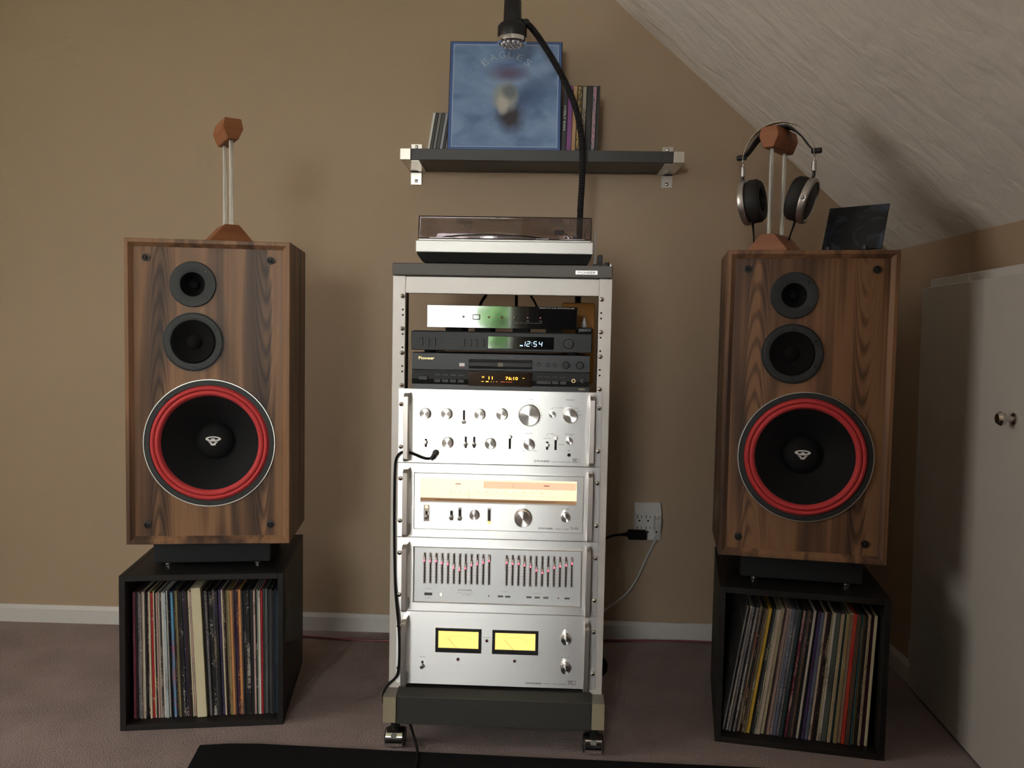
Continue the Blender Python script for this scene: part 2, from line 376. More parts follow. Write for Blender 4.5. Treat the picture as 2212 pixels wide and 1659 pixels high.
struct(G().box(KX, KX+0.1, REAR_Y, WY, 0, KZ).out('wall_right', M_wall, smooth=0))
L = sqrt((KX-sx)**2+(CZ-KZ)**2)
sl = struct(G().box(0, L+0.05, 0, WY-REAR_Y, 0, 0.1).out('ceiling_slope', M_ceil, smooth=0))
ang = atan2(CZ-KZ, sx-KX)
sl.matrix_world = Matrix(((cos(ang), 0, sin(ang)*-1 if False else sin(pi-ang), KX), (0, 1, 0, REAR_Y), (sin(ang), 0, -cos(ang)*1, KZ), (0, 0, 0, 1)))
struct(G().box(LX, sx, REAR_Y, WY, CZ, CZ+0.1).out('ceiling', M_ceil, smooth=0))
x0, x1, z0, z1 = WIN
wr = G()
wr.box(LX, x0, REAR_Y-0.1, REAR_Y, 0, CZ); wr.box(x1, sx, REAR_Y-0.1, REAR_Y, 0, CZ); wr.box(x0, x1, REAR_Y-0.1, REAR_Y, 0, z0); wr.box(x0, x1, REAR_Y-0.1, REAR_Y, z1, CZ)
wr.prism([(sx, 0), (KX, 0), (KX, KZ), (sx, CZ)], REAR_Y-0.1, REAR_Y)
struct(wr.out('wall_rear', M_wall, smooth=0))
w = struct(G().frame(x0-0.06, x1+0.06, z0-0.06, z1+0.06, [(0, REAR_Y+0.018), (0.06, REAR_Y+0.018), (0.075, REAR_Y-0.06), (0.075, REAR_Y-0.09), (0.06, REAR_Y-0.09), (0.06, REAR_Y), (0, REAR_Y)]).out('window_1', M_white, smooth=0))
xm = (x0+x1)/2; zm = (z0+z1)/2
G().box(x0, x1, REAR_Y-0.075, REAR_Y-0.045, zm-0.02, zm+0.02).out('sash_rail', M_white, w, 0)
G().box(x0, x1, REAR_Y-0.062, REAR_Y-0.058, z0, z1).out('pane', M_pane, w, 0)
G().box(x0-0.1, x1+0.1, REAR_Y, REAR_Y+0.07, z0-0.09, z0-0.06, 0.004).out('window_sill', M_white, w, 0)
PX, PY = -0.08, -0.30                      # unseen partition, added to keep rear window light off the right side
struct(G().box(PX-0.05, PX, REAR_Y, PY, 0, CZ).out('light_blocking_partition', M_wall, smooth=0))
# outdoors beyond the window
M_grass = mat('lawn_green', (0.10, 0.19, 0.06), 0.9, noise=(6, 0.3))
M_leaf = mat('hedge_leaf', (0.14, 0.30, 0.09), 0.7, noise=(9, 0.5))
struct(G().box(-9, 6, -16, REAR_Y-0.3, -0.5, -0.4).out('ground_outside', M_grass, smooth=0))
random.seed(4)
g = G()
for k in range(260):
    a = random.random()*2*pi; b_ = random.random(); r = 0.95*sqrt(b_)
    c = (0.10+r*cos(a), -7.2+0.8*r*sin(a), random.uniform(-0.2, 2.0)-0.25*r)
    g.box(c[0]-.13, c[0]+.13, c[1]-.10, c[1]+.10, c[2]-.11, c[2]+.11, m=Matrix.Translation(c) @ Matrix.Rotation(random.random()*3, 4, (random.random(), random.random(), 1)) @ Matrix.Translation([-q for q in c]))
hd = thing('garden_bush', 'leafy green garden bush outside the window', 'bush', (0.1, -7.2, -0.4))
g.off = Vector(); g.xform(Matrix.Translation((-0.1, 7.2, 0.4))); g.out('foliage', M_leaf, hd, 0)
G().cyl((0, 0, 0), 0.06, 0.9, 'z', 10).out('stem', mat('bark', (0.08, 0.05, 0.03), 0.9), hd)

bb = G(); bb.prism([(WY, 0), (WY-0.014, 0), (WY-0.014, 0.046), (WY-0.006, 0.058), (WY, 0.058)], LX, KX, 'x')
struct(bb.out('baseboard_back', M_white, smooth=0))
bb = G(); bb.prism([(KX, 0), (KX-0.014, 0), (KX-0.014, 0.046), (KX-0.006, 0.058), (KX, 0.058)], 2.37, WY-0.014, 'y')
struct(bb.out('baseboard_right', M_white, smooth=0))
# white access door leaning on the knee wall
d = thing('door_1', 'white painted access door on the low right wall', 'door', (1.097, 2.362, 0.006)); del d['category']; struct(d)
d.rotation_euler = (0, radians(-0.65), radians(-4.4))
G().box(0, 0.018, -1.25, 0, 0, 1.148, 0.002).out('door_leaf', M_door, d, 0)
G().box(0.020, 0.032, -1.26, -0.006, 1.10, 1.172, 0.002).out('trim_strip', M_white, d, 0)
k = G().lathe([(0.013, 0), (0.013, -0.003), (0.006, -0.005), (0.006, -0.018), (0.014, -0.022), (0.016, -0.030), (0.011, -0.037), (0, -0.038)], (0, -0.548, 0.832), 'x', 20).out('knob', M_nickel, d)
G().box(-0.0015, 0.001, -0.006, 0.002, 0.075, 0.135).out('hinge', M_white, d, 0)

# ------------------------------------------------------------------ loudspeakers
SW, SH, SD = 0.195, 0.7457, 0.26
def make_speaker():
    t = thing('floor_speaker', '', 'speaker', group='pair of walnut loudspeakers')
    G().frame(-SW, SW, 0, SH, [(0, 0.0015), (0.0015, 0), (0.009, 0), (0.0185, 0.010), (0.0185, SD), (0, SD)]).out('cabinet', M_walnut, t, 20)
    G().box(-SW+0.018, SW-0.018, SD-0.016, SD-0.001, 0.018, SH-0.018).out('back_panel', M_black, t, 0)
    yb = 0.011
    bf = G(); es = []
    def loop(pts):
        vs = [bf._v((x_, yb, z_)) for x_, z_ in pts]
        for i_ in range(len(vs)): es.append(bf.bm.edges.new((vs[i_], vs[(i_+1) % len(vs)])))
    e_ = SW-0.0185; loop([(-e_, 0.0185), (e_, 0.0185), (e_, SH-0.0185), (-e_, SH-0.0185)])
    for cx_, cz_, r_ in ((-0.0375, 0.6385, 0.050), (-0.0365, 0.4985, 0.066), (0.0015, 0.2503, 0.150)): loop([(cx_+r_*cos(2*pi*k_/48), cz_+r_*sin(2*pi*k_/48)) for k_ in range(48)])
    bmesh.ops.triangle_fill(bf.bm, use_beauty=True, use_dissolve=False, edges=es)
    for f_ in bf.bm.faces:
        if f_.normal.y > 0: f_.normal_flip()
    bf.out('baffle', M_walnutx, t, 0, normals=False)
    for x in (-0.147, 0.147):
        for z in (0.0467, 0.7008):
            p = G().lathe([(0.0092, yb), (0.0092, yb-0.003), (0.0062, yb-0.0035), (0.0055, yb+0.002), (0, yb+0.002)], (x, 0, z), 'y', 20).out('grille_socket', M_black, t)
            G().sphere((x, yb+0.0005, z), 0.0042, 12, 8).out('socket_plug', M_flange, p)
    # tweeter: flat round flange with a flared throat
    x, z = -0.0375, 0.6385
    tw = G().lathe([(0.0555, yb), (0.0555, yb-0.003), (0.0535, yb-0.005), (0.034, yb-0.005), (0.0295, yb-0.0035)], (x, 0, z), 'y', 48, False, False).out('tweeter', M_flange, t)
    G().lathe([(0.0295, yb-0.0035), (0.024, yb+0.008), (0.015, yb+0.018), (0, yb+0.018)], (x, 0, z), 'y', 40, False).out('throat', M_dark, tw)
    G().lathe([(0.011, yb+0.018), (0.009, yb+0.013), (0, yb+0.011)], (x, 0, z), 'y', 28, False).out('dome', M_dark, tw)
    for q in range(4):
        a = pi/4+q*pi/2
        G().lathe([(0.0032, yb-0.0048), (0.0028, yb-0.0065), (0, yb-0.0068)], (x+0.046*cos(a), 0, z+0.046*sin(a)), 'y', 10).out('screw', M_black, tw)
    # midrange
    x, z = -0.0365, 0.4985
    md = G().lathe([(0.0705, yb), (0.0705, yb-0.003), (0.0685, yb-0.006), (0.065, yb-0.0065), (0.054, yb-0.005), (0.0525, yb-0.002)], (x, 0, z), 'y', 56, False, False).out('midrange', M_flange, t)
    G().lathe([(0.0705, yb-0.0005), (0.0722, yb-0.0005), (0.0722, yb-0.0035), (0.0705, yb-0.0035)], (x, 0, z), 'y', 56, False, False).out('trim_ring', M_black, md)
    G().lathe([(0.0527, yb-0.002), (0.049, yb-0.0035), (0.045, yb-0.001), (0.018, yb+0.007)], (x, 0, z), 'y', 48, False, False).out('cone', M_dark, md)
    G().lathe([(0.0185, yb+0.007), (0.013, yb+0.003), (0, yb+0.001)], (x, 0, z), 'y', 32, False).out('dust_cap', M_dark, md)
    for q in range(6):
        a = pi/6+q*pi/3
        G().lathe([(0.0034, yb-0.0055), (0.003, yb-0.0075), (0, yb-0.0078)], (x+0.0605*cos(a), 0, z+0.0605*sin(a)), 'y', 10).out('screw', M_black, md)
    # woofer with red rolled surround
    x, z = 0.0015, 0.2503
    wf = G().lathe([(0.1555, yb), (0.1555, yb-0.004), (0.154, yb-0.0055), (0.1435, yb-0.0055), (0.142, yb-0.002)], (x, 0, z), 'y', 72, False, False).out('woofer', M_flange, t)
    G().lathe([(0.1555, yb-0.0005), (0.158, yb-0.0005), (0.158, yb-0.0045), (0.1572, yb-0.006), (0.1555, yb-0.006)], (x, 0, z), 'y', 72, False, False).out('trim_ring', M_alu2, wf)
    prof = [(0.1427, yb-0.003)]
    for c0, c1 in ((0.1405, 0.1305), (0.1305, 0.1185)):
        for q in range(9):
            a = pi*q/8; prof.append(((c0+c1)/2+(c0-c1)/2*cos(a), yb-0.004-0.0062*sin(a)))
    prof.append((0.1165, yb-0.001))
    G().lathe(prof, (x, 0, z), 'y', 80, False, False).out('surround', M_red, wf, 60)
    G().lathe([(0.1172, yb-0.001), (0.108, yb+0.006), (0.080, yb+0.028), (0.045, yb+0.052)], (x, 0, z), 'y', 72, False, False).out('cone', M_cone, wf)
    dome = [(0.0475, yb+0.0505), (0.044, yb+0.042), (0.034, yb+0.035), (0.018, yb+0.031), (0, yb+0.0298)]
    G().lathe(dome, (x, 0, z), 'y', 48, False).out('dust_cap', M_cone, wf)
    for q in range(8):
        a = q*pi/4
        G().lathe([(0.0036, yb-0.005), (0.0032, yb-0.007), (0, yb-0.0073)], (x+0.149*cos(a), 0, z+0.149*sin(a)), 'y', 10).out('screw', M_black, wf)
    # white emblem on the dust cap: oval ring, dot and wedge
    lg = G(); yl = yb+0.0292; cz = z+0.006
    def dome_y(px, pz):
        r = sqrt(px*px+pz*pz); return yb+0.0294+0.0012*(r/0.018)+max(0.0, r-0.018)*0.2
    def fan(out, inn):
        n = len(out)
        A = [lg._v((x+p[0], dome_y(p[0], p[1]+0.006)-0.0006, cz+p[1])) for p in out]; B = [lg._v((x+p[0], dome_y(p[0], p[1]+0.006)-0.0006, cz+p[1])) for p in inn]
        for q in range(n): lg.bm.faces.new((A[q], A[(q+1) % n], B[(q+1) % n], B[q]))
    n = 36
    fan([(0.0190*cos(2*pi*q/n), 0.0065*sin(2*pi*q/n)) for q in range(n)], [(0.0125*cos(2*pi*q/n), 0.0030*sin(2*pi*q/n)+0.0004) for q in range(n)])
    lg.bm.faces.new([lg._v((x+0.0050*cos(2*pi*q/20), dome_y(0, 0.005)-0.0008, cz-0.0010+0.0025*sin(2*pi*q/20))) for q in range(20)])
    for pts in ([(-0.0125, -0.0068), (-0.0055, -0.0072), (-0.0005, -0.0125), (-0.0005, -0.0165), (-0.0052, -0.0160), (-0.0075, -0.0110)], [(0.0125, -0.0068), (0.0055, -0.0072), (0.0005, -0.0125), (0.0005, -0.0165), (0.0052, -0.0160), (0.0075, -0.0110)], [(-0.0009, -0.0112), (0.0009, -0.0112), (0.0009, -0.0165), (-0.0009, -0.0165)]):
        lg.bm.faces.new([lg._v((x+p[0], dome_y(p[0], p[1]+0.006)-0.0006, cz+p[1])) for p in pts])
    lg.out('emblem', M_logo, wf, 0)
    return t
spk = make_speaker()
PL, PR = (-0.8013, 1.9784, 0.4702), (0.649, 1.9801, 0.4690)
AL, AR = 0.1378, -0.1587
spk.location = PL; spk.rotation_euler = (0, 0, AL)
spk['label'] = 'walnut loudspeaker with red-ringed woofer under the empty headphone stand'
spk2 = dup(spk, PR, AR, 'walnut loudspeaker with red-ringed woofer under the headphones, next to the sloped ceiling')

# ------------------------------------------------------------------ record cubes and risers
CW, CH, CD, CT = 0.197, 0.392, 0.40, 0.0145
def make_cube():
    t = thing('record_cube', '', 'cube shelf', group='black open record cubes')
    for s in (-1, 1):
        a, b = sorted((s*CW, s*(CW-CT))); G().box(a, b, 0, CD, 0, CH, 0.0008).out('side_panel', M_cube, t, 0)
    G().box(-CW+CT, CW-CT, 0, CD, CH-CT, CH, 0.0008).out('top_panel', M_cube, t, 0)
    G().box(-CW+CT, CW-CT, 0, CD, 0, CT, 0.0008).out('bottom_panel', M_cube, t, 0)
    G().box(-CW+CT, CW-CT, CD-0.008, CD-0.001, CT, CH-CT).out('back_panel', M_cube, t, 0)
    return t
CLp, CRp, CLa, CRa = (-0.8201, 1.9832, 0), (0.6562, 1.9663, 0), 0.1594, -0.1804
cube = make_cube(); cube.location = CLp; cube.rotation_euler = (0, 0, CLa)
cube['label'] = 'black cube of upright records under the left loudspeaker'
dup(cube, CRp, CRa, 'black cube of leaning records under the right loudspeaker')
def riser(base, a, xoff, label):
    t = thing('speaker_riser', label, 'riser', group='charcoal speaker risers')
    m = Matrix.Translation(base) @ Matrix.Rotation(a, 4, 'Z')
    t.location = m @ Vector((xoff, 0.085, CH)); t.rotation_euler = (0, 0, a)
    G().box(-0.146, 0.146, 0, 0.20, 0.006, 0.0775, 0.003).out('body', M_riser, t, 0)
    for x in (-0.112, 0.112):
        for y in (0.016, 0.17):
            G().cyl((x, y, 0), 0.010, 0.0065, 'z', 16, 0.0015).out('foot', M_chrome, t)
    return t
riser(CLp, CLa, 0.006, 'low charcoal riser between left loudspeaker and its record cube')
riser(CRp, CRa, 0.002, 'low charcoal riser between right loudspeaker and its record cube')

ORD = ['first', 'second', 'third', 'fourth', 'fifth', 'sixth', 'seventh', 'eighth', 'ninth', 'tenth', 'eleventh', 'twelfth', 'thirteenth', 'fourteenth', 'fifteenth', 'sixteenth', 'seventeenth', 'eighteenth', 'nineteenth']
TENS = {2: 'twent', 3: 'thirt', 4: 'fort', 5: 'fift', 6: 'sixt', 7: 'sevent'}
def ordinal(n):
    if n < 20: return ORD[n-1]
    t, u = divmod(n, 10)
    return TENS[t]+'ieth' if u == 0 else TENS[t]+'y-'+ORD[u-1]
C = {'crimson': (110, 35, 58), 'black': (20, 19, 21), 'grey': (128, 122, 124), 'off-white': (196, 186, 174), 'tan': (170, 150, 122), 'white': (218, 212, 200), 'red': (178, 28, 38), 'cream': (212, 202, 168),
     'beige': (186, 168, 150), 'pale blue': (176, 190, 192), 'navy': (34, 38, 66), 'sky blue': (84, 150, 190), 'olive': (118, 108, 78), 'dark brown': (48, 26, 26), 'pink': (190, 160, 152), 'purple': (70, 54, 100), 'orange': (206, 142, 84),
     'maroon': (72, 30, 46), 'dark grey': (58, 56, 58), 'grey-green': (140, 150, 136), 'teal': (48, 92, 104), 'khaki': (150, 132, 92), 'yellow': (204, 166, 52), 'slate': (84, 92, 86), 'orange-red': (186, 66, 46), 'dark teal': (40, 60, 62), 'blue-grey': (96, 104, 122), 'brown': (92, 70, 56)}
# (right edge of the spine at the top, spine colour, print colour, amount of print), left to right
LPL = [(245, 'crimson', 'pink', .3), (258, 'crimson', 'black', .4), (272, 'black', 'crimson', .2), (290, 'grey', 'navy', .8), (305, 'grey', 'white', .3), (318, 'tan', 'beige', .3), (330, 'white', 'grey', .1), (345, 'black', 'grey', .2), (360, 'maroon', 'off-white', .7), (376, 'cream', 'tan', .1), (395, 'red', 'cream', .1), (405, 'cream', 'grey', .2), (418, 'black', 'tan', .2), (432, 'pink', 'beige', .3), (446, 'beige', 'grey', .4), (460, 'dark grey', 'off-white', .6), (475, 'white', 'pale blue', .2), (500, 'pale blue', 'grey', .4), (510, 'white', 'grey', .1), (522, 'black', 'beige', .3), (535, 'navy', 'grey', .5), (555, 'sky blue', 'orange-red', .7), (570, 'black', 'olive', .7), (590, 'olive', 'khaki', .5), (605, 'black', 'tan', .2), (625, 'black', 'white', .6), (640, 'navy', 'off-white', .5), (662, 'dark brown', 'maroon', .3), (672, 'black', 'grey', .1), (685, 'cream', 'grey', .2), (700, 'pink', 'grey', .5), (707, 'tan', 'brown', .2), (785, 'cream', 'grey', .02), (800, 'black', 'grey', .2), (815, 'grey', 'black', .5), (825, 'black', 'grey', .2), (850, 'black', 'white', .6), (870, 'dark grey', 'tan', .5), (890, 'black', 'purple', .6), (912, 'purple', 'black', .8), (925, 'cream', 'white', .1), (940, 'dark brown', 'tan', .4), (955, 'olive', 'black', .5), (972, 'khaki', 'brown', .5), (990, 'orange', 'tan', .3), (1005, 'brown', 'maroon', .4), (1015, 'purple', 'blue-grey', .3), (1030, 'maroon', 'orange', .5), (1050, 'orange', 'purple', .4), (1062, 'dark grey', 'black', .5), (1085, 'black', 'grey', .4), (1110, 'black', 'off-white', .4), (1135, 'black', 'dark grey', .3), (1150, 'pink', 'black', .4), (1160, 'black', 'white', .4), (1172, 'grey-green', 'grey', .4), (1185, 'white', 'grey', .3), (1200, 'red', 'pink', .4), (1215, 'dark grey', 'grey', .3), (1235, 'slate', 'black', .4), (1250, 'black', 'slate', .3), (1270, 'dark grey', 'black', .4), (1285, 'black', 'navy', .3), (1297, 'navy', 'blue-grey', .3), (1308, 'teal', 'navy', .5)]
LPR = [(368, 'grey', 'off-white', .3), (378, 'black', 'grey', .2), (395, 'off-white', 'grey', .5), (412, 'grey', 'purple', .6), (425, 'black', 'grey', .3), (440, 'grey', 'off-white', .4), (455, 'dark grey', 'tan', .4), (470, 'tan', 'orange-red', .7), (485, 'black', 'tan', .4), (500, 'brown', 'beige', .5), (515, 'olive', 'pale blue', .4), (540, 'yellow', 'orange', .2), (555, 'black', 'grey-green', .3), (570, 'dark grey', 'tan', .4), (580, 'grey-green', 'cream', .4), (610, 'beige', 'tan', .3), (635, 'cream', 'beige', .3), (645, 'dark brown', 'tan', .3), (670, 'pink', 'beige', .4), (690, 'grey', 'pink', .4), (715, 'blue-grey', 'off-white', .5), (735, 'grey', 'navy', .5), (755, 'dark teal', 'grey', .4), (768, 'black', 'grey', .2), (785, 'crimson', 'pink', .6), (805, 'dark grey', 'brown', .5), (825, 'brown', 'grey', .5), (845, 'black', 'tan', .3), (862, 'off-white', 'tan', .3), (880, 'black', 'purple', .3), (900, 'purple', 'maroon', .6), (925, 'blue-grey', 'navy', .4), (942, 'beige', 'brown', .3), (960, 'dark brown', 'grey', .3), (975, 'black', 'tan', .2), (992, 'cream', 'grey', .3), (1008, 'off-white', 'black', .4), (1045, 'slate', 'dark grey', .4), (1070, 'tan', 'cream', .3), (1085, 'teal', 'dark teal', .3), (1110, 'khaki', 'beige', .4), (1135, 'beige', 'pink', .3), (1160, 'orange-red', 'red', .6), (1190, 'brown', 'dark teal', .5), (1205, 'teal', 'olive', .5), (1220, 'khaki', 'tan', .4), (1240, 'black', 'tan', .4), (1260, 'tan', 'black', .4), (1285, 'maroon', 'purple', .5), (1307, 'cream', 'white', .1)]
def records(rows, start, xa, xb, lean, base, a, depth0, where, group, seed):
    """sleeves standing on the cube floor between local xa and xb; lean = shift of the tops at left, middle, right"""
    random.seed(seed)
    span = rows[-1][0]-start; prev = start; H = 0.325
    m = Matrix.Translation(base) @ Matrix.Rotation(a, 4, 'Z')
    def ln(f): return lean[0]+(lean[1]-lean[0])*f*2 if f < 0.5 else lean[1]+(lean[2]-lean[1])*(f-0.5)*2
    for i, (xe, c1, c2, amt) in enumerate(rows):
        f0, f1 = (prev-start)/span, (xe-start)/span; prev = xe
        b0 = xa+(xb-xa)*f0; b1 = xa+(xb-xa)*f1
        t = min(b1-b0, b1+ln(f1)-b0-ln(f0))*0.95
        box = b1-b0 > 0.018
        h = H+random.uniform(-0.003, 0.002)+(0.010 if box else 0); y0 = depth0+random.uniform(-0.003, 0.004)-(0.006 if box else 0)
        th = math.asin(ln((f0+f1)/2)/h); dd = 0.31
        g = G(); e = min(0.0007, t*0.2)
        g.prism([(0, e), (e, 0), (t-e, 0), (t, e), (t, dd), (0, dd)], 0, h, 'z')
        o = g.out('record_sleeve', spine_mat(i+100*seed, srgb(*C[c1]), tuple(p_*0.35+q_*0.65 for p_, q_ in zip(srgb(*C[c1]), srgb(*C[c2]))), amt*0.75), None, 0)
        o.location = m @ Vector((b0, y0, CT+0.0006+max(0, t*sin(th))))
        o.rotation_euler = (Matrix.Rotation(a, 3, 'Z') @ Matrix.Rotation(th, 3, 'Y')).to_euler()
        kind = 'wide %s boxed record set' % c1 if box else '%s record sleeve spine' % c1
        tag(o, '%s, %s from the left in the %s cube' % (kind, ordinal(i+1), where), 'record', group)
records(LPL, 232, -0.1755, 0.1790, (-0.001, -0.016, -0.001), CLp, CLa, 0.034, 'left', 'records in the left cube', 1)
records(LPR, 355, -0.1775, 0.1660, (0.050, 0.032, 0.011), CRp, CRa, 0.034, 'right', 'records in the right cube', 2)

# ------------------------------------------------------------------ equipment rack
RK = Matrix.Translation((-0.0846, 1.9253, 0)) @ Matrix.Rotation(-0.0075, 4, 'Z')
def rk(name, label, cat, o, group=None):
    t = thing(name, label, cat, RK @ Vector(o), -0.0075, group); t['_'] = 0; del t['_']
    return t
rack = rk('equipment_rack', 'silver-beige wheeled equipment rack holding the hi-fi units', 'rack', (0, 0, 0))
for s in (-1, 1):
    a, b = sorted((s*0.257, s*0.2268))
    u = G().box(a, b, 0.003, 0.018, 0.14, 1.1345, 0.001).out('upright', M_beige, rack, 0)
    a, b = sorted((s*0.257, s*0.2285)); G().box(a, b, 0.018, 0.062, 0.14, 1.1345).out('channel', M_black, u, 0)
    for z in (1.0553, 1.0426, 0.9979, 0.9664, 0.9224, 0.9093):
        G().lathe([(0.0024, 0.0031), (0.0024, 0.0026), (0, 0.0026)], (s*0.2327, 0, z), 'y', 12).out('hole', M_slot, u)
def screw(x, z, y, parent, r=0.0056):
    p = G().lathe([(r, y), (r, y-0.0018), (r*0.86, y-0.0035), (r*0.45, y-0.0046), (0, y-0.0048)], (x, 0, z), 'y', 18).out('rack_screw', M_nickel, parent)
    G().lathe([(r*0.30, y-0.0046), (r*0.30, y-0.0050), (0, y-0.0050)], (x, 0, z), 'y', 6).out('socket', M_slot, p)
for s in (-1, 1):
    for z in (1.0868, 1.0106, 0.9534, 0.8771): screw(s*0.2335, z, 0.003, rack)
G().box(-0.2268, 0.2268, 0.003, 0.028, 1.0942, 1.1335, 0.001).out('crossbar', M_beige, rack, 0)
lid = G().box(-0.2572, 0.2572, -0.006, 0.40, 1.1352, 1.1640, 0.0025).out('lid', M_lid, rack, 0)
bd = G().box(0.1707, 0.2217, -0.0078, -0.0055, 1.1426, 1.1524, 0.0006).out('badge', M_alu2, lid, 0)
bd.parent = rack
G().text('PIONEER', 0.1962, 1.1475, 0.041, 0.0052, -0.0081, 0.012).out('lettering', M_ink, bd, 0)
for s in (-1, 1):
    a, b = (-0.2637, -0.2323) if s < 0 else (0.2317, 0.2618)
    r_ = G().prism([(-0.036, 0.0745), (0.40, 0.0745), (0.40, 0.1385), (0.004, 0.1440), (-0.036, 0.1372)], a, b, 'x', 0.0008).out('base_rail', M_railtop, rack, 0)
    G().box(a+0.0006, b-0.0006, -0.0372, -0.0355, 0.0752, 0.1366).out('rail_front', M_tan, r_, 0)
G().prism([(-0.031, 0.070), (0.02, 0.066), (0.36, 0.066), (0.36, 0.128), (0.020, 0.148), (-0.002, 0.148), (-0.031, 0.1365)], -0.2323, 0.2317, 'x', 0.001).out('base_beam', M_basedk, rack, 0)
for cx in (-0.2394, 0.2385):
    for cy in (0.0, 0.345):
        c = G()
        n = 14; R0 = 0.0245
        poly = [(cy+R0*cos(radians(-10)+q*radians(262)/n), 0.0245+R0*sin(radians(-10)+q*radians(262)/n)) for q in range(n+1)]
        c.prism(poly[::-1], cx-0.0205, cx+0.0205, 'x', 0.0008)
        co = c.out('caster', M_chrome, rack, 30)
        G().cyl((cx-0.024, cy+0.004, 0.0225), 0.0222, 0.048, 'x', 24, 0.002).out('wheel', M_black, co)
        G().cyl((cx, cy, 0.045), 0.011, 0.032, 'z', 16).out('stem', M_blackm, co)
        G().lathe([(0.0075, -0.0205), (0.0072, -0.0232), (0, -0.0234)], (cx, cy, 0.035), 'y', 20).out('cap', mat('caster_cap_grey', (0.23, 0.24, 0.22), 0.5), co)

# ------------------------------------------------------------------ rack-mounted silver units
def handle(t, z0, z1, z_off):
    """squared loop handles near both ends of a front panel"""
    for s in (-1, 1):
        x = s*0.2155; g = G(); h0, h1 = z0-z_off, z1-z_off; d = 0.045; w = 0.0056
        prof = [(0.0, h0), (-d+0.006, h0), (-d, h0+0.007), (-d, h1-0.007), (-d+0.012, h1), (0.0, h1), (0.0, h1-0.024), (-d+0.020, h1-0.030), (-d+0.020, h0+0.030), (0.0, h0+0.024)]
        # outer and inner rails as two loops joined across the width
        g.prism(prof, x-w, x+w, 'x', 0.0007)
        g.out('handle', M_handle, t, 0)
def knob(t, x, z, r, d=0.02, name='knob', ring=True, mark=None):
    k = G().lathe([(r*1.06, 0), (r*1.06, -0.004), (r*1.0, -0.0045), (r, -d+0.001), (r*0.96, -d)], (x, 0, z), 'y', 40, True, True).out(name, M_knob, t)
    o = G().lathe([(r*0.955, 0), (r*0.955, -0.0006), (0, -0.0007)], (0, 0, 0), 'y', 40).out('cap', M_spun, k); o.location = (x, -d, z)
    if mark is not None:
        G().box(x-0.0005, x+0.0005, -d-0.0004, -d+0.004, z+r*0.80, z+r*1.003).out('pointer', M_ink, k, 0)
    return k
def lever(t, x, z0, z1, zh, plate=None, w=0.0026):
    """slot with a small bat lever; zh is where the lever sits"""
    if plate: G().box(x-plate[0], x+plate[0], -0.0012, 0, plate[1], plate[2], 0.0004).out('switch_plate', M_handle, t, 0)
    yb = -0.0014 if plate else -0.0003
    s = G().box(x-w, x+w, yb-0.0003, yb+0.0005, z0, z1).out('switch_slot', M_slot, t, 0)
    lv = G().lathe([(0.0028, 0.0), (0.0030, -0.006), (0.0046, -0.013), (0.0042, -0.0165), (0.0, -0.0175)], (0, 0, 0), 'y', 16).out('lever', M_alu2, s)
    lv.location = (x, -0.0003, zh); lv.rotation_euler = (radians(-8 if zh > (z0+z1)/2 else 10), 0, 0)
def chassis(t, d, h0, h1):
    G().box(-0.215, 0.215, 0.004, d, h0, h1).out('chassis', M_black, t, 0)
def maker_mark(g, x, z, w, h=0.0042):
    """small tuning-fork badge followed by the maker's name"""
    g.frame(x, x+h*1.15, z-h*0.58, z+h*0.58, [(0, -0.0005), (h*0.12, -0.0005), (h*0.12, -0.0004), (0, -0.0004)])
    g.text('\u03a9', x+h*0.57, z, None, h*0.75)
    g.text('PIONEER', x+h*1.7+(w-h*1.7)/2, z, w-h*1.7, h, bold=0.02)

# --- pre-amplifier
Z0 = 0.6930
P = rk('preamplifier', 'silver preamplifier with a large volume knob and two rows of knobs', 'preamplifier', (0, 0, Z0), 'silver rack units')
zz = lambda z: z-Z0
pz = 0.8694-Z0
G().box(-0.24, 0.24, 0, 0.004, 0.0006, pz, 0.0006).out('front_panel', M_alu, P, 0)
chassis(P, 0.30, 0.006, pz-0.006)
handle(P, 0.701, 0.861, Z0)
for s in (-1, 1):
    for z in (0.8324, 0.7308): screw(s*0.2334, zz(z), 0, P)
for x, z, r, d in ((-0.175, 0.8125, 0.0122, 0.021), (-0.1242, 0.813, 0.0122, 0.021), (-0.0464, 0.8136, 0.0122, 0.021), (0.0055, 0.8146, 0.0128, 0.021), (-0.1211, 0.7445, 0.0124, 0.021), (-0.0205, 0.7445, 0.0122, 0.021), (0.0705, 0.7445, 0.0122, 0.021)):
    knob(P, x, zz(z), r, d)
knob(P, 0.0697, zz(0.8135), 0.0240, 0.022, 'volume_knob')
knob(P, 0.1658, zz(0.8138), 0.0162, 0.020, 'selector_knob')
knob(P, 0.1234, zz(0.816), 0.0072, 0.016); knob(P, 0.1649, zz(0.7542), 0.0074, 0.016)
lever(P, -0.0842, zz(0.7935), zz(0.8209), zz(0.797)); lever(P, -0.1739, zz(0.7313), zz(0.7511), zz(0.7425))
lever(P, -0.0790, zz(0.7312), zz(0.7587), zz(0.7440)); lever(P, -0.0590, zz(0.7317), zz(0.7587), zz(0.7440))
lever(P, 0.0254, zz(0.7315), zz(0.7620), zz(0.7600)); lever(P, 0.1134, zz(0.7317), zz(0.7512), zz(0.7430)); lever(P, 0.1333, zz(0.7316), zz(0.7620), zz(0.7590))
G().lathe([(0.0030, 0), (0.0030, -0.0015), (0, -0.0025)], (-0.1744, 0, zz(0.7792)), 'y', 16).out('indicator_lamp', M_orange_lamp, P)
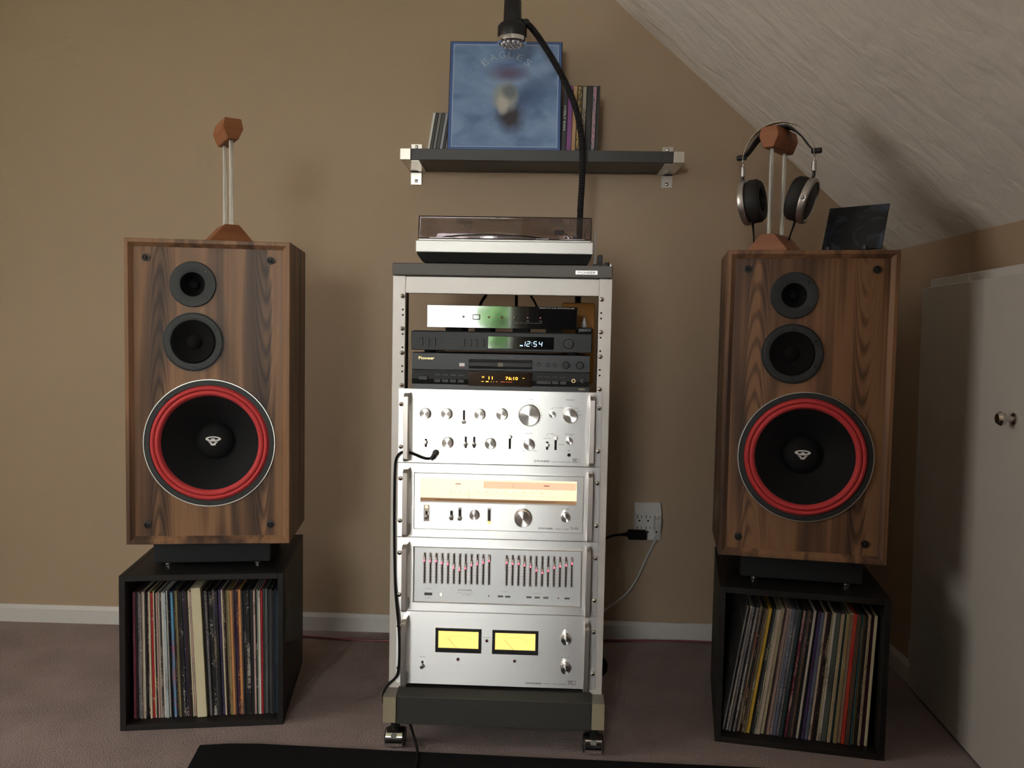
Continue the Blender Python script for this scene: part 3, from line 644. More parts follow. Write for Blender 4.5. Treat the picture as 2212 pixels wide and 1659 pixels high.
for x in (0.1654, -0.1491):
    j = G().ring((x, 0, zz(0.7206)), 0.0036, 0.0048, -0.002, 0.0005, seg=24).out('jack', M_knob, P)
    G().lathe([(0.0037, -0.0008), (0, -0.0008)], (x, 0, zz(0.7206)), 'y', 20, False).out('jack_hole', M_slot, j)
g = G()
for tx, x, z, w, h in (('VOLUME', 0.0699, 0.8502, 0.0150, 0.0024), ('FUNCTION', 0.1652, 0.8505, 0.0195, 0.0024), ('ATTENUATOR', 0.0252, 0.7697, 0.0240, 0.0022), ('BALANCE', 0.07, 0.7695, 0.0175, 0.0024), ('TAPE', 0.1234, 0.7695, 0.0085, 0.0022), ('MIC MIXING', 0.1655, 0.7697, 0.0205, 0.0022), ('PULL ON', 0.1655, 0.7660, 0.0135, 0.0018), ('MIC', 0.1654, 0.7311, 0.0062, 0.0022), ('LEFT', 0.0573, 0.7279, 0.0070, 0.0020), ('RIGHT', 0.0855, 0.7286, 0.0085, 0.0020), ('STEREO PREAMPLIFIER', 0.1473, 0.7035, 0.0470, 0.0021), ('DUPLICATE', 0.113, 0.7584, 0.0165, 0.0018), ('MONITOR', 0.1334, 0.7658, 0.0140, 0.0018), ('SOURCE', 0.1457, 0.7448, 0.0120, 0.0018), ('TUNER', 0.1799, 0.8315, 0.0095, 0.0019), ('PHONO 1', 0.1649, 0.836, 0.0125, 0.0019), ('PHONO 2', 0.1457, 0.8312, 0.0125, 0.0019), ('AUX 1', 0.1856, 0.825, 0.0080, 0.0019), ('AUX 2', 0.189, 0.8148, 0.0080, 0.0019), ('LEVEL', 0.1227, 0.8282, 0.0085, 0.0017), ('MODE', -0.0205, 0.7693, 0.0100, 0.0022), ('STEREO', -0.0198, 0.7624, 0.0095, 0.0017), ('POWER', -0.1748, 0.7612, 0.0130, 0.0020), ('PHONES', -0.1493, 0.7357, 0.0125, 0.0020)):
    g.text(tx, x, zz(z), w, h)
g.text('SPEC 1', 0.1822, zz(0.7072), 0.0165, 0.0100)
maker_mark(g, 0.0835, zz(0.7043), 0.0370, 0.0040)
for q in range(22):                                        # scale marks round the volume knob
    a = radians(-52+q*(284/21)); R1 = 0.0300
    g.text('-', 0.0697+R1*cos(a), zz(0.8125)+R1*sin(a), 0.0022, 0.0008, rot=0)
for kx, kz in ((-0.175, 0.8105), (-0.1242, 0.811), (-0.0464, 0.8116), (0.0055, 0.8126)):
    for q in range(9):
        a = radians(-45+q*33.75); g.text('-', kx+0.0162*cos(a), zz(kz)+0.0162*sin(a), 0.0013, 0.0005)
for x0_, x1_, z0_, z1_ in ((0.1125, 0.1129, 0.7622, 0.7697), (0.1125, 0.1175, 0.7694, 0.7698), (0.1292, 0.1334, 0.7694, 0.7698), (0.1227, 0.1380, 0.8312, 0.8315)):
    g.box(x0_, x1_, -0.0005, -0.0002, zz(z0_), zz(z1_))
g.out('lettering', M_ink, P, 0)

# --- tuner with the lit dial
Z0 = 0.5145
P = rk('stereo_tuner', 'silver tuner with a wide warm-lit dial below the preamplifier', 'tuner', (0, 0, Z0), 'silver rack units')
pz = 0.6922-Z0
G().box(-0.24, 0.24, 0, 0.004, 0.0004, pz, 0.0006).out('front_panel', M_alu, P, 0)
chassis(P, 0.30, 0.006, pz-0.006)
ins = G().frame(-0.2005, 0.2020, zz(0.5352), zz(0.6709), [(0, 0), (0, -0.004), (0.0012, -0.0052), (0.0018, -0.0045), (0.0018, 0)]).out('inner_bezel', M_alu2, P, 0)
face = G(); x0, x1, z0, z1 = -0.1850, 0.1855, zz(0.5995), zz(0.6580); A0, A1, B0, B1 = -0.1990, 0.2005, zz(0.5366), zz(0.6695)
for q in ((A0, x0, B0, B1), (x1, A1, B0, B1), (x0, x1, B0, z0), (x0, x1, z1, B1)): face.box(q[0], q[1], -0.0035, 0, q[2], q[3])
face.out('inner_panel', M_alu, P, 0)
handle(P, 0.5225, 0.6825, Z0)
for s in (-1, 1):
    for z in (0.6552, 0.5535): screw(s*0.2334, zz(z), 0, P)
M_dial = mat('dial_glass_lit', (0.55, 0.42, 0.28), 0.4, emit=((1.0, 0.77, 0.48), 0.62))
M_dialrose = mat('dial_rose_tint', (0.60, 0.40, 0.30), 0.4, emit=((1.0, 0.60, 0.36), 0.38))
M_dialdk = mat('dial_trough_amber', (0.30, 0.17, 0.09), 0.5, emit=((1.0, 0.55, 0.25), 0.08))
dl = G().box(x0, x1, 0.0, 0.001, z0+0.011, z1).out('dial', M_dial, P, 0)
G().box(-0.0350, 0.1840, -0.0002, 0.0, zz(0.6360), zz(0.6530)).out('meter_strip', M_dialrose, dl, 0)
G().box(x0, x1, -0.0035, 0.001, z0, z0+0.003).out('dial_sill', M_alu2, dl, 0)
G().box(x0, x1, -0.0005, 0.001, z0+0.003, z0+0.011).out('dial_trough', M_dialdk, dl, 0)
G().box(-0.1490, 0.1360, -0.0009, -0.0004, z0+0.0060, z0+0.0073).out('dial_rail', mat('dial_rail_brown', (0.08, 0.05, 0.035), 0.5), dl, 0)
G().box(-0.0699, -0.0693, -0.0012, -0.0006, z0+0.006, z0+0.022).out('dial_pointer', M_ink, dl, 0)
M_dialink = mat('dial_ink_brown', (0.33, 0.20, 0.15), 0.6)
M_dialred = mat('dial_ink_red', (0.45, 0.05, 0.04), 0.6)
g = G()
for q in range(11):
    x = -0.1131+q*0.02162; f = str(88+2*q)
    g.text(f, x, zz(0.6279), 0.0042 if len(f) < 3 else 0.0054, 0.0030, -0.0006); g.box(x-0.0002, x+0.0002, -0.0006, -0.0003, zz(0.6218), zz(0.6250))
    if q < 10: g.box(x+0.0106, x+0.0110, -0.0006, -0.0003, zz(0.6218), zz(0.6236))
g.box(0.0340, 0.0364, -0.0006, -0.0003, zz(0.6475), zz(0.6480)); g.box(0.0350, 0.0354, -0.0006, -0.0003, zz(0.6405), zz(0.6480)); g.box(0.0330, 0.0374, -0.0006, -0.0003, zz(0.6405), zz(0.6409))
g.box(-0.115, 0.138, -0.0006, -0.0003, zz(0.6200), zz(0.6203))
g.out('dial_scale', M_dialink, dl, 0)
g = G()
for x in (-0.0954, 0.1143): g.box(x-0.0068, x+0.0068, -0.0006, -0.0003, zz(0.6443), zz(0.6462))
g.out('dial_marks', M_dialred, dl, 0)
lever(P, -0.1695, zz(0.5620), zz(0.5790), zz(0.5690), (0.0068, zz(0.554), zz(0.5938)))
lever(P, -0.1100, zz(0.5600), zz(0.5805), zz(0.5700), (0.0040, zz(0.5578), zz(0.5823)))
lever(P, -0.0900, zz(0.5605), zz(0.5850), zz(0.5680), (0.0040, zz(0.558), zz(0.5897)))
s_ = G().box(-0.0243, -0.0163, -0.0052, -0.0030, zz(0.5509), zz(0.5901), 0.0006).out('switch_plate', M_handle, P, 0)
G().box(-0.0226, -0.0180, -0.0056, -0.0050, zz(0.5520), zz(0.5860)).out('switch_slot', M_dgrey, s_, 0)
G().sphere((-0.0204, -0.0075, zz(0.5550)), 0.0042, 14, 10).out('glowing_lever', mat('amber_lever', (0.9, 0.55, 0.2), 0.3, emit=((1.0, 0.50, 0.12), 1.6)), s_)
for o in [q for q in bpy.data.objects if q.parent == P and q.name.startswith('switch_')]:
    if o is not s_: o.location.y = -0.0035
G().lathe([(0.0030, -0.0045), (0.0030, -0.006), (0, -0.007)], (-0.1698, 0, zz(0.5891)), 'y', 16).out('indicator_lamp', M_orange_lamp, P)
for x, z, r, d in ((-0.0550, 0.5748, 0.0108, 0.020), (0.0598, 0.5710, 0.0195, 0.026), (0.1602, 0.5742, 0.0106, 0.018)):
    k = knob(P, x, zz(z), r, d, 'tuning_knob' if r > 0.015 else 'knob')
    k.location.y = -0.0035
g = G()
for tx, x, z, w, h in (('OUTPUT LEVEL', -0.0552, 0.593, 0.0320, 0.0022), ('STEREO TUNER', 0.1521, 0.5440, 0.0330, 0.0022), ('MUTING', -0.0902, 0.5930, 0.0150, 0.0018), ('NOISE', -0.0204, 0.5930, 0.0110, 0.0018), ('POWER', -0.1830, 0.5780, 0.0100, 0.0018), ('FUNCTION', 0.1602, 0.5925, 0.0190, 0.0020)):
    g.text(tx, x, zz(z), w, h, -0.0039)
g.text('TX-9500', 0.1818, zz(0.5462), 0.0195, 0.0058, -0.0039)
n0 = len(g.bm.verts); g.bm.verts.ensure_lookup_table()
maker_mark(g, 0.0974, zz(0.5446), 0.0340, 0.0038)
g.bm.verts.ensure_lookup_table()
for v in g.bm.verts[n0:]: v.co.y -= 0.0035
g.out('lettering', M_ink, P, 0)

# --- graphic equaliser
Z0 = 0.3350
P = rk('graphic_equaliser', 'silver graphic equaliser with two banks of red-lit sliders', 'equaliser', (0, 0, Z0), 'silver rack units')
pz = 0.5137-Z0
G().box(-0.24, 0.24, 0, 0.004, 0.0004, pz, 0.0006).out('front_panel', M_alu, P, 0)
chassis(P, 0.28, 0.006, pz-0.006)
G().frame(-0.2005, 0.2020, zz(0.3566), zz(0.4930), [(0, 0), (0, -0.003), (0.0016, -0.0046), (0.0032, -0.0012), (0.0032, 0)]).out('inner_bezel', M_alu2, P, 0)
M_alu3 = mat('brushed_aluminium_grey', (0.70, 0.70, 0.70), 0.44, metal=1.0, aniso=0.6)
G().box(-0.1975, 0.1990, -0.0011, 0, zz(0.3596), zz(0.4900)).out('inner_panel', M_alu3, P, 0)
handle(P, 0.3440, 0.5040, Z0)
for s in (-1, 1):
    for z in (0.4757, 0.3738): screw(s*0.2334, zz(z), 0, P)
SL1 = [0.461, 0.4601, 0.4603, 0.4567, 0.4541, 0.4456, 0.4412, 0.4452, 0.4533, 0.4562, 0.460, 0.4646]
SL2 = [0.4614, 0.4596, 0.4597, 0.4564, 0.4535, 0.4449, 0.4397, 0.4451, 0.4528, 0.4568, 0.4592, 0.4641]
for bank, xs in ((SL1, -0.1726), (SL2, 0.0239)):
    for q in range(12):
        x = xs+q*0.01404
        s_ = G().box(x-0.0033, x+0.0033, -0.0013, -0.0005, zz(0.4030), zz(0.4785)).out('slider_track', M_handle, P, 0)
        G().box(x-0.0012, x+0.0012, -0.0016, -0.001, zz(0.4050), zz(0.4765)).out('slider_slot', M_slot, s_, 0)
        zc = zz(bank[q])+0.0015
        G().prism([(-0.001, zc-0.004), (-0.013, zc-0.0032), (-0.014, zc+0.001), (-0.011, zc+0.008), (-0.001, zc+0.010)], x-0.0021, x+0.0021, 'x', 0.0004).out('slider_knob', M_knob, s_, 0)
        G().box(x-0.0016, x+0.0016, -0.0146, -0.0134, zc-0.0026, zc+0.0014).out('slider_light', M_redled, s_, 0)
M_btn = mat('button_grey', (0.16, 0.155, 0.15), 0.4, metal=0.4)
G().box(-0.1722, -0.1540, -0.0060, -0.001, zz(0.3756), zz(0.3815), 0.0005).out('power_button', M_btn, P, 0)
for x in (0.0097, 0.0272, 0.0779, 0.0975, 0.1179, 0.1684): G().box(x-0.0062, x+0.0062, -0.0040, -0.001, zz(0.3754), zz(0.3794), 0.0005).out('push_button', M_btn, P, 0)
for x in (-0.0182, 0.148): G().lathe([(0.0016, -0.001), (0.0016, -0.002), (0, -0.0022)], (x, 0, zz(0.3770)), 'y', 12).out('indicator_lamp', M_redoff, P)
G().box(-0.1346, -0.1316, -0.0025, -0.001, zz(0.3745), zz(0.3802), 0.0006).out('indicator_lamp', M_yellowled, P, 0)
g = G()
for tx, x, z, w, h in (('POWER', -0.1631, 0.3905, 0.0150, 0.0020), ('GRAPHIC EQUALIZER', -0.0755, 0.3823, 0.0400, 0.0021), ('SG-9800', -0.0720, 0.3778, 0.0180, 0.0020), ('TAPE', 0.0185, 0.3885, 0.0150, 0.0018), ('EQUALIZER', 0.0975, 0.3868, 0.0240, 0.0018), ('ON', -0.1631, 0.3685, 0.0060, 0.0020)):
    g.text(tx, x, zz(z), w, h, -0.0015)
n0 = len(g.bm.verts); maker_mark(g, -0.0916, zz(0.3895), 0.0332, 0.0038); g.bm.verts.ensure_lookup_table()
for v in g.bm.verts[n0:]: v.co.y -= 0.0011
for q in range(9):
    z = zz(0.4120+q*0.0072)
    for xa in (-0.1790, 0.0175): g.box(xa, xa+0.166, -0.0014, -0.0011, z, z+0.00022)
g.out('lettering', mat('ink_light_grey', (0.20, 0.20, 0.20), 0.6), P, 0)

# --- power amplifier
Z0 = 0.1560
P = rk('power_amplifier', 'silver power amplifier with two glowing yellow meters at rack bottom', 'amplifier', (0, 0, Z0), 'silver rack units')
pz = 0.3342-Z0
G().box(-0.24, 0.24, 0, 0.004, 0.0004, pz, 0.0006).out('front_panel', M_alu, P, 0)
chassis(P, 0.34, 0.006, pz-0.006)
handle(P, 0.1630, 0.3250, Z0)
for s in (-1, 1):
    for z in (0.2970, 0.1955): screw(s*0.2334, zz(z), 0, P)
M_meter = mat('meter_face_lit', (0.75, 0.55, 0.18), 0.5, emit=((1.0, 0.70, 0.18), 0.55))
for xa, xb, za, zb in ((-0.1446, -0.0342, 0.2366, 0.2956), (-0.0079, 0.1021, 0.2366, 0.2951)):
    bz = G().frame(xa, xb, zz(za), zz(zb), [(0, 0), (0, -0.003), (0.0012, -0.004), (0.0062, -0.004), (0.0072, 0.0), (0.0072, 0.002)]).out('meter_bezel', M_black, P, 0)
    f = G().box(xa+0.006, xb-0.006, -0.0006, 0.0006, zz(za)+0.0065, zz(zb)-0.004).out('meter_face', M_meter, bz, 0)
    G().box(xa+0.006, xb-0.006, -0.0030, -0.0004, zz(za)+0.004, zz(za)+0.0105).out('meter_hood', M_black, bz, 0)
    xm = xa+0.052
    G().tube([(xm, -0.001, zz(za)+0.010), (xm-0.022, -0.001, zz(za)+0.034)], 0.0003, 6).out('needle', M_slot, bz, 0)
    g = G(); cx = (xa+xb)/2
    for q in range(19):
        a = radians(125-q*70/18); R1 = 0.052
        g.box(cx+R1*cos(a)-0.0002, cx+R1*cos(a)+0.0002, -0.0009, -0.0006, zz(za)-0.007+R1*sin(a)*0.9, zz(za)-0.0045+R1*sin(a)*0.9)
    g.out('meter_scale', mat('meter_ink', (0.30, 0.19, 0.05), 0.6), bz, 0)
for x, z in ((-0.0211, 0.2677), (-0.0894, 0.2201), (0.0466, 0.2202)):
    p = G().ring((x, 0, zz(z)), 0.0027, 0.0040, -0.0015, 0, seg=18).out('lamp_ring', M_knob, P)
    G().lathe([(0.0028, 0), (0.0026, -0.0015), (0, -0.0022)], (x, 0, zz(z)), 'y', 14).out('lamp_lens', M_redoff, p)
knob(P, 0.1678, zz(0.2815), 0.0112, 0.021); knob(P, 0.1684, zz(0.2108), 0.0112, 0.021)
lever(P, -0.1754, zz(0.1990), zz(0.2130), zz(0.2060))
g = G()
maker_mark(g, 0.0746, zz(0.1668), 0.0375, 0.0040)
for tx, x, z, w, h in (('STEREO POWER AMPLIFIER', 0.1435, 0.1672, 0.0560, 0.0021), ('POWER', -0.1754, 0.2230, 0.0130, 0.0020), ('OVER', -0.0211, 0.2755, 0.0170, 0.0014), ('LEVEL L', 0.1675, 0.3025, 0.0150, 0.0020), ('LEVEL R', 0.1675, 0.2330, 0.0200, 0.0020)):
    g.text(tx, x, zz(z), w, h)
g.text('SPEC 2', 0.1846, zz(0.1716), 0.0190, 0.0098)
g.out('lettering', M_ink, P, 0)

# ------------------------------------------------------------------ black units stacked in the open bay
# --- compact disc recorder
Z0 = 0.8700
P = rk('disc_player', 'charcoal disc player with amber display standing on the preamplifier', 'disc player', (0, 0, Z0))
G().box(-0.208, 0.208, 0.012, 0.30, 0.004, 0.0835).out('casing', M_dgrey, P, 0)
G().prism([(0.012, 0.0862), (0.0, 0.0842), (0.0, 0.0462), (0.005, 0.0448), (0.012, 0.0448)], -0.209, 0.209, 'x').out('upper_fascia', M_cdgrey, P, 0)
G().prism([(0.012, 0.0446), (0.004, 0.0446), (-0.002, 0.0240), (0.003, 0.0110), (0.003, 0.0), (0.012, 0.0)], -0.209, 0.209, 'x').out('lower_fascia', mat('black_fascia', (0.017, 0.018, 0.020), 0.32), P, 0)
tr = G().box(-0.0750, 0.0745, -0.0012, 0.002, zz(0.9200), zz(0.9420), 0.0008).out('tray_surround', M_slot, P, 0)
G().prism([(-0.0012, zz(0.9212)), (-0.0042, zz(0.9260)), (-0.0042, zz(0.9345)), (-0.0012, zz(0.9406))], -0.0735, 0.0730, 'x').out('disc_tray', M_dgrey, tr, 0)
G().box(-0.0062, 0.0062, -0.0047, -0.0040, zz(0.9255), zz(0.9348)).out('tray_emblem', mat('emblem_khaki', (0.16, 0.14, 0.09), 0.5), tr, 0)
ds = G().box(-0.0748, 0.0750, -0.0040, 0.004, zz(0.8790), zz(0.9135), 0.0006).out('display', mat('display_brown_glass', (0.020, 0.011, 0.008), 0.08, coat=1.0), P, 0)
M_amber = mat('amber_segments', (0.9, 0.4, 0.05), 0.4, emit=((1.0, 0.36, 0.03), 1.6))
M_ambdim = mat('amber_segments_dim', (0.5, 0.1, 0.05), 0.4, emit=((1.0, 0.16, 0.03), 0.6))
g = G()
g.text('11', -0.0225, zz(0.8985), 0.0095, 0.0072, -0.0044, 0.012); g.text('76:10', 0.0270, zz(0.8985), 0.0290, 0.0076, -0.0044, 0.012); g.text('-', 0.0545, zz(0.8995), 0.0042, 0.0010, -0.0044)
for z in (0.9012, 0.8988): g.box(-0.0430, -0.0375, -0.0044, -0.0041, zz(z), zz(z)+0.0009)
g.box(-0.0445, -0.0385, -0.0044, -0.0041, zz(0.8895), zz(0.8905)); g.box(-0.0335, -0.0275, -0.0044, -0.0041, zz(0.8890), zz(0.8912))
for x in (-0.0212, -0.0150, -0.0085): g.box(x-0.0008, x+0.0008, -0.0044, -0.0041, zz(0.8895), zz(0.8903))
g.out('display_digits', M_amber, ds, 0)
g = G()
for x in (0.004, 0.009, 0.016, 0.021, 0.026): g.box(x-0.0018, x+0.0018, -0.0044, -0.0041, zz(0.8895), zz(0.8903))
g.out('display_marks', M_ambdim, ds, 0)
G().text('Pioneer', -0.1748, zz(0.9426), 0.0372, 0.0068, -0.0006, 0.015).out('lettering', M_gold, P, 0)
g = G(); g.box(-0.0972, -0.0846, -0.0009, -0.0002, zz(0.9250), zz(0.9322)); e = g.out('sticker', mat('sticker_white', (0.80, 0.77, 0.78), 0.5), P, 0)
G().text('REWR', -0.0909, zz(0.9233), 0.0118, 0.0022, -0.0007).out('sticker_print', mat('print_pink', (0.60, 0.16, 0.22), 0.5), e, 0)
G().text('COMPACT DISC RECORDER', 0.0000, zz(0.9475), 0.0620, 0.0022, -0.0006).out('lettering', M_inkdim, P, 0)
G().box(-0.1920, -0.1710, -0.0075, 0, zz(0.8905), zz(0.9010), 0.0012).out('power_button', M_black, P, 0)
for x in (-0.1477, -0.1293, -0.1110, -0.0923):
    G().box(x-0.0080, x+0.0080, -0.0065, 0, zz(0.8855), zz(0.8940), 0.0010).out('push_button', M_black, P, 0)
    G().box(x-0.0068, x+0.0068, -0.0042, 0.002, zz(0.9020), zz(0.9046), 0.0004).out('key_bar', M_inkdim, P, 0)
G().box(0.0850, 0.1200, -0.0060, 0, zz(0.8860), zz(0.8950), 0.001).out('push_button', M_black, P, 0)
for x in (0.1292, 0.1478): G().box(x-0.0080, x+0.0080, -0.0060, 0, zz(0.8860), zz(0.8950), 0.001).out('push_button', M_black, P, 0)
for x in (0.0920, 0.1100, 0.1280, 0.1460): G().box(x-0.0070, x+0.0070, -0.0042, 0.002, zz(0.9028), zz(0.9040), 0.0003).out('key_bar', M_inkdim, P, 0)
for x in (0.0892, 0.1108, 0.1270): G().lathe([(0.0046, 0), (0.0042, -0.004), (0.0034, -0.005), (0, -0.005)], (x, 0, zz(0.9312)), 'y', 20).out('small_button', M_black, P)
for x, r in ((0.1537, 0.0078), (0.1859, 0.0080)):
    k = G().lathe([(r, 0), (r, -0.010), (r*0.88, -0.012), (0, -0.0124)], (x, 0, zz(0.9320)), 'y', 28).out('knob', M_dgrey, P)
    G().ring((x, 0, zz(0.9320)), r*1.02, r*1.2, -0.001, 0.0004, seg=28).out('knob_ring', M_slot, k)
j = G().ring((0.1717, 0, zz(0.8957)), 0.0030, 0.0046, -0.0038, 0.0, seg=22).out('headphone_jack', M_gold, P)
G().lathe([(0.0031, -0.0020), (0, -0.0020)], (0.1717, 0, zz(0.8957)), 'y', 16, False).out('jack_hole', M_slot, j)
G().lathe([(0.0058, 0), (0.0054, -0.010), (0, -0.0108)], (0.1922, 0, zz(0.8962)), 'y', 22).out('knob', M_black, P)
G().box(0.1845, 0.1988, -0.0002, 0.004, zz(0.8740), zz(0.8778)).out('model_plate', mat('plate_khaki', (0.33, 0.28, 0.19), 0.5), P, 0)
for x in (-0.17, 0.17): G().cyl((x, 0.03, -0.0001), 0.012, 0.0045, 'z', 16).out('foot', M_blackm, P)

# --- radio with clock
Z0 = 0.9557
P = rk('clock_tuner', 'flat dark grey tuner with a pale blue clock display above the disc player', 'tuner', (0, 0, Z0))
G().box(-0.211, 0.2140, 0.010, 0.26, 0.0060, 0.0515, 0.003).out('casing', M_black, P, 0)
G().box(-0.2116, 0.2122, 0.0, 0.012, 0.0056, 0.0500, 0.0012).out('fascia', M_dgrey, P, 0)
for x in (-0.17, 0.17):
    for y in (0.03, 0.22): G().cyl((x, y, -0.0001), 0.014, 0.0062, 'z', 16).out('foot', M_blackm, P)
for x in (-0.187, -0.1715, -0.1566): G().box(x-0.0026, x+0.0026, -0.0045, 0, zz(0.9705), zz(0.9905), 0.0008).out('key', M_black, P, 0)
for x in (-0.0867, -0.0715, -0.0571, -0.0419): G().box(x-0.0021, x+0.0021, -0.0040, 0, zz(0.9715), zz(0.9890), 0.0008).out('key', M_black, P, 0)
ds = G().box(-0.0304, 0.1241, -0.0015, 0.002, zz(0.9675), zz(0.9965), 0.0006).out('display', M_gloss, P, 0)
M_vfd = mat('pale_blue_segments', (0.5, 0.75, 0.95), 0.4, emit=((0.42, 0.72, 1.0), 1.1))
g = G(); SEG = {'1': 'bc', '2': 'abged', '5': 'afgcd', '4': 'fgbc'}
def seg7(ch, x, z, w, h, t):
    sh = 0.12
    def bar(xa, za, xb, zb):
        d = Vector((xb-xa, 0, zb-za)).normalized(); n = Vector((-d.z, 0, d.x))*t*0.5; d = d*t*0.3
        p = [(xa, za), (xb, zb)]; A = Vector((xa, 0, za))+d; B = Vector((xb, 0, zb))-d
        g.bm.faces.new([g._v((q.x+(q.z-z)*sh, -0.0019, q.z)) for q in (A-n, B-n, B+n, A+n)])
    m_ = {'a': (x, z+h, x+w, z+h), 'b': (x+w, z+h/2, x+w, z+h), 'c': (x+w, z, x+w, z+h/2), 'd': (x, z, x+w, z), 'e': (x, z, x, z+h/2), 'f': (x, z+h/2, x, z+h), 'g': (x, z+h/2, x+w, z+h/2)}
    for c_ in SEG[ch]: bar(*m_[c_])
for ch, x in (('1', 0.0494), ('2', 0.0602), ('5', 0.0762), ('4', 0.0888)): seg7(ch, x, zz(0.9745), 0.0068, 0.0112, 0.0012)
for z in (0.9770, 0.9822): g.box(0.0718, 0.0730, -0.0020, -0.0017, zz(z), zz(z)+0.0012)
g.text('PM', 0.0480, zz(0.9757), 0.0064, 0.0030, -0.0019, 0.02)
g.out('clock_digits', M_vfd, ds, 0)
k = G().lathe([(0.0128, 0), (0.0124, -0.010), (0.0112, -0.0118), (0, -0.012)], (0.1578, 0, zz(0.9822)), 'y', 36).out('knob', M_dgrey, P)
G().ring((0.1578, 0, zz(0.9822)), 0.0138, 0.0148, -0.0012, 0.0, seg=40).out('knob_ring', M_inkdim, k)
g = G(); g.text('PIONEER', -0.1220, zz(0.9824), 0.0260, 0.0026, -0.0004)
for z in (0.9930, 0.9880, 0.9755, 0.9690): g.box(-0.1405, -0.1035, -0.0004, -0.0001, zz(z), zz(z)+0.0004)
g.out('lettering', mat('ink_dark_grey', (0.07, 0.07, 0.07), 0.6), P, 0)

# --- line controller with a mirror-like front
Z0 = 1.0073
P = rk('line_controller', 'glossy black line controller with red lamps on top of the stack', 'controller', (0.0005, 0.012, Z0))
cz0, cz1 = 0.0078, 0.0605
G().box(-0.1755, 0.1755, 0.003, 0.20, cz0+0.003, cz1-0.003).out('casing', M_black, P, 0)
G().box(-0.1770, 0.1770, 0, 0.003, cz0, cz1, 0.0008).out('front_plate', M_gloss, P, 0)
for x in (-0.115, -0.045, 0.045, 0.125):
    for y in (0.025, 0.17): G().box(x-0.020, x+0.020, y-0.010, y+0.010, 0.0, cz0+0.0032, 0.001).out('foot', M_blackm, P, 0)
for x in (-0.0905, -0.0305, -0.0002, 0.0303, 0.0612, 0.0912):
    p = G().ring((x, 0, zz(1.0412)), 0.0028, 0.0040, -0.0012, 0.0, seg=20).out('lamp_ring', M_gloss, P)
    G().lathe([(0.0029, 0), (0.0026, -0.0012), (0, -0.0018)], (x, 0, zz(1.0412)), 'y', 16).out('lamp_lens', M_redoff, p)
bt = G().box(-0.0690, -0.0512, -0.0024, 0, zz(1.0345), zz(1.0472), 0.0012).out('push_button', M_slot, P, 0)
G().box(-0.0678, -0.0524, -0.0032, -0.002, zz(1.0357), zz(1.0460), 0.0006).out('button_cap', M_gloss, bt, 0)
g = G(); g.text('REMOTE LINE CONTROLLER', 0.1295, zz(1.0648), 0.0820, 0.0026, -0.0003, 0.015)
g.text('TAPE', 0.0460, zz(1.0289), 0.0070, 0.0018, -0.0003); g.text('AUX', 0.0612, zz(1.0335), 0.0058, 0.0018, -0.0003); g.text('PHONO', 0.0912, zz(1.0335), 0.0058, 0.0018, -0.0003)
g.box(0.0310, 0.0410, -0.0004, -0.0001, zz(1.0287), zz(1.0290)); g.box(0.0525, 0.0950, -0.0004, -0.0001, zz(1.0287), zz(1.0290)); g.box(0.0947, 0.0950, -0.0004, -0.0001, zz(1.0287), zz(1.0315))
g.out('lettering', M_inkw, P, 0)

# --- small converter box, glue bottle, padded envelope beside the stack
P = rk('converter_box', 'small black converter box on the right end of the clock tuner', 'converter', (0.1915, 0.045, 1.0074))
G().box(-0.0120, 0.0250, 0, 0.10, 0, 0.0140, 0.0035, 2).out('casing', M_black, P, 0)
G().text('DA-1', 0.001, 0.0078, 0.0150, 0.0042, -0.0003).out('lettering', mat('ink_dim_silver', (0.22, 0.22, 0.22), 0.5), P, 0)
P = rk('glue_bottle', 'small clear bottle with white nozzle on the converter box', 'bottle', (0.1975, 0.085, 1.0214))
G().lathe([(0.0055, 0), (0.0060, 0.004), (0.0055, 0.010)], (0, 0, 0), 'z', 18).out('bottle_body', mat('bottle_milky', (0.45, 0.46, 0.47), 0.4), P)
G().lathe([(0.0050, 0.010), (0.0030, 0.016), (0.0022, 0.0235), (0.0012, 0.0240)], (0, 0, 0), 'z', 16).out('nozzle', mat('nozzle_white', (0.55, 0.57, 0.60), 0.35), P)
P = rk('padded_envelope', 'ochre padded envelope standing behind the black hi-fi units', 'envelope', (0.192, 0.305, 0.8706))
M_env = mat('envelope_ochre', (0.42, 0.19, 0.022), 0.55, bump=(35, 0.3))
G().box(-0.045, 0.045, 0, 0.012, 0, 0.220, 0.005, 2).out('envelope_body', M_env, P, 30)
G().prism([(-0.044, 0.150), (0.044, 0.150), (0.016, 0.205), (-0.016, 0.205)], -0.0022, 0.0004, 'y').out('flap', M_env, P, 0)
P['label'] = 'ochre padded envelope standing behind the black hi-fi units'

# ------------------------------------------------------------------ turntable on the lid
Z0 = 1.1642
P = rk('turntable', 'silver turntable under a closed smoked dust cover on the rack lid', 'turntable', (0.002, 0.02, Z0))
G().prism([(-0.2075, zz(1.1925)), (-0.2040, zz(1.1850)), (-0.1935, zz(1.1705)), (-0.1850, zz(1.1685)), (0.1970, zz(1.1685)), (0.2040, zz(1.1800)), (0.2075, zz(1.1925))], 0.004, 0.345).out('base', M_blackm, P, 0)
for x in (-0.15, 0.15):
    for y in (0.04, 0.31): G().cyl((x, y, 0), 0.022, 0.006, 'z', 20).out('foot', M_blackm, P)
G().box(-0.2092, 0.2092, 0, 0.35, zz(1.1922), zz(1.2200), 0.0015).out('plinth', mat('plinth_silver', (0.62, 0.61, 0.58), 0.4, metal=0.35), P, 0)
G().box(-0.2025, 0.2035, 0.004, 0.345, zz(1.2200), zz(1.2245), 0.001).out('top_plate', mat('plinth_top_white', (0.66, 0.65, 0.63), 0.35, metal=0.2), P, 0)
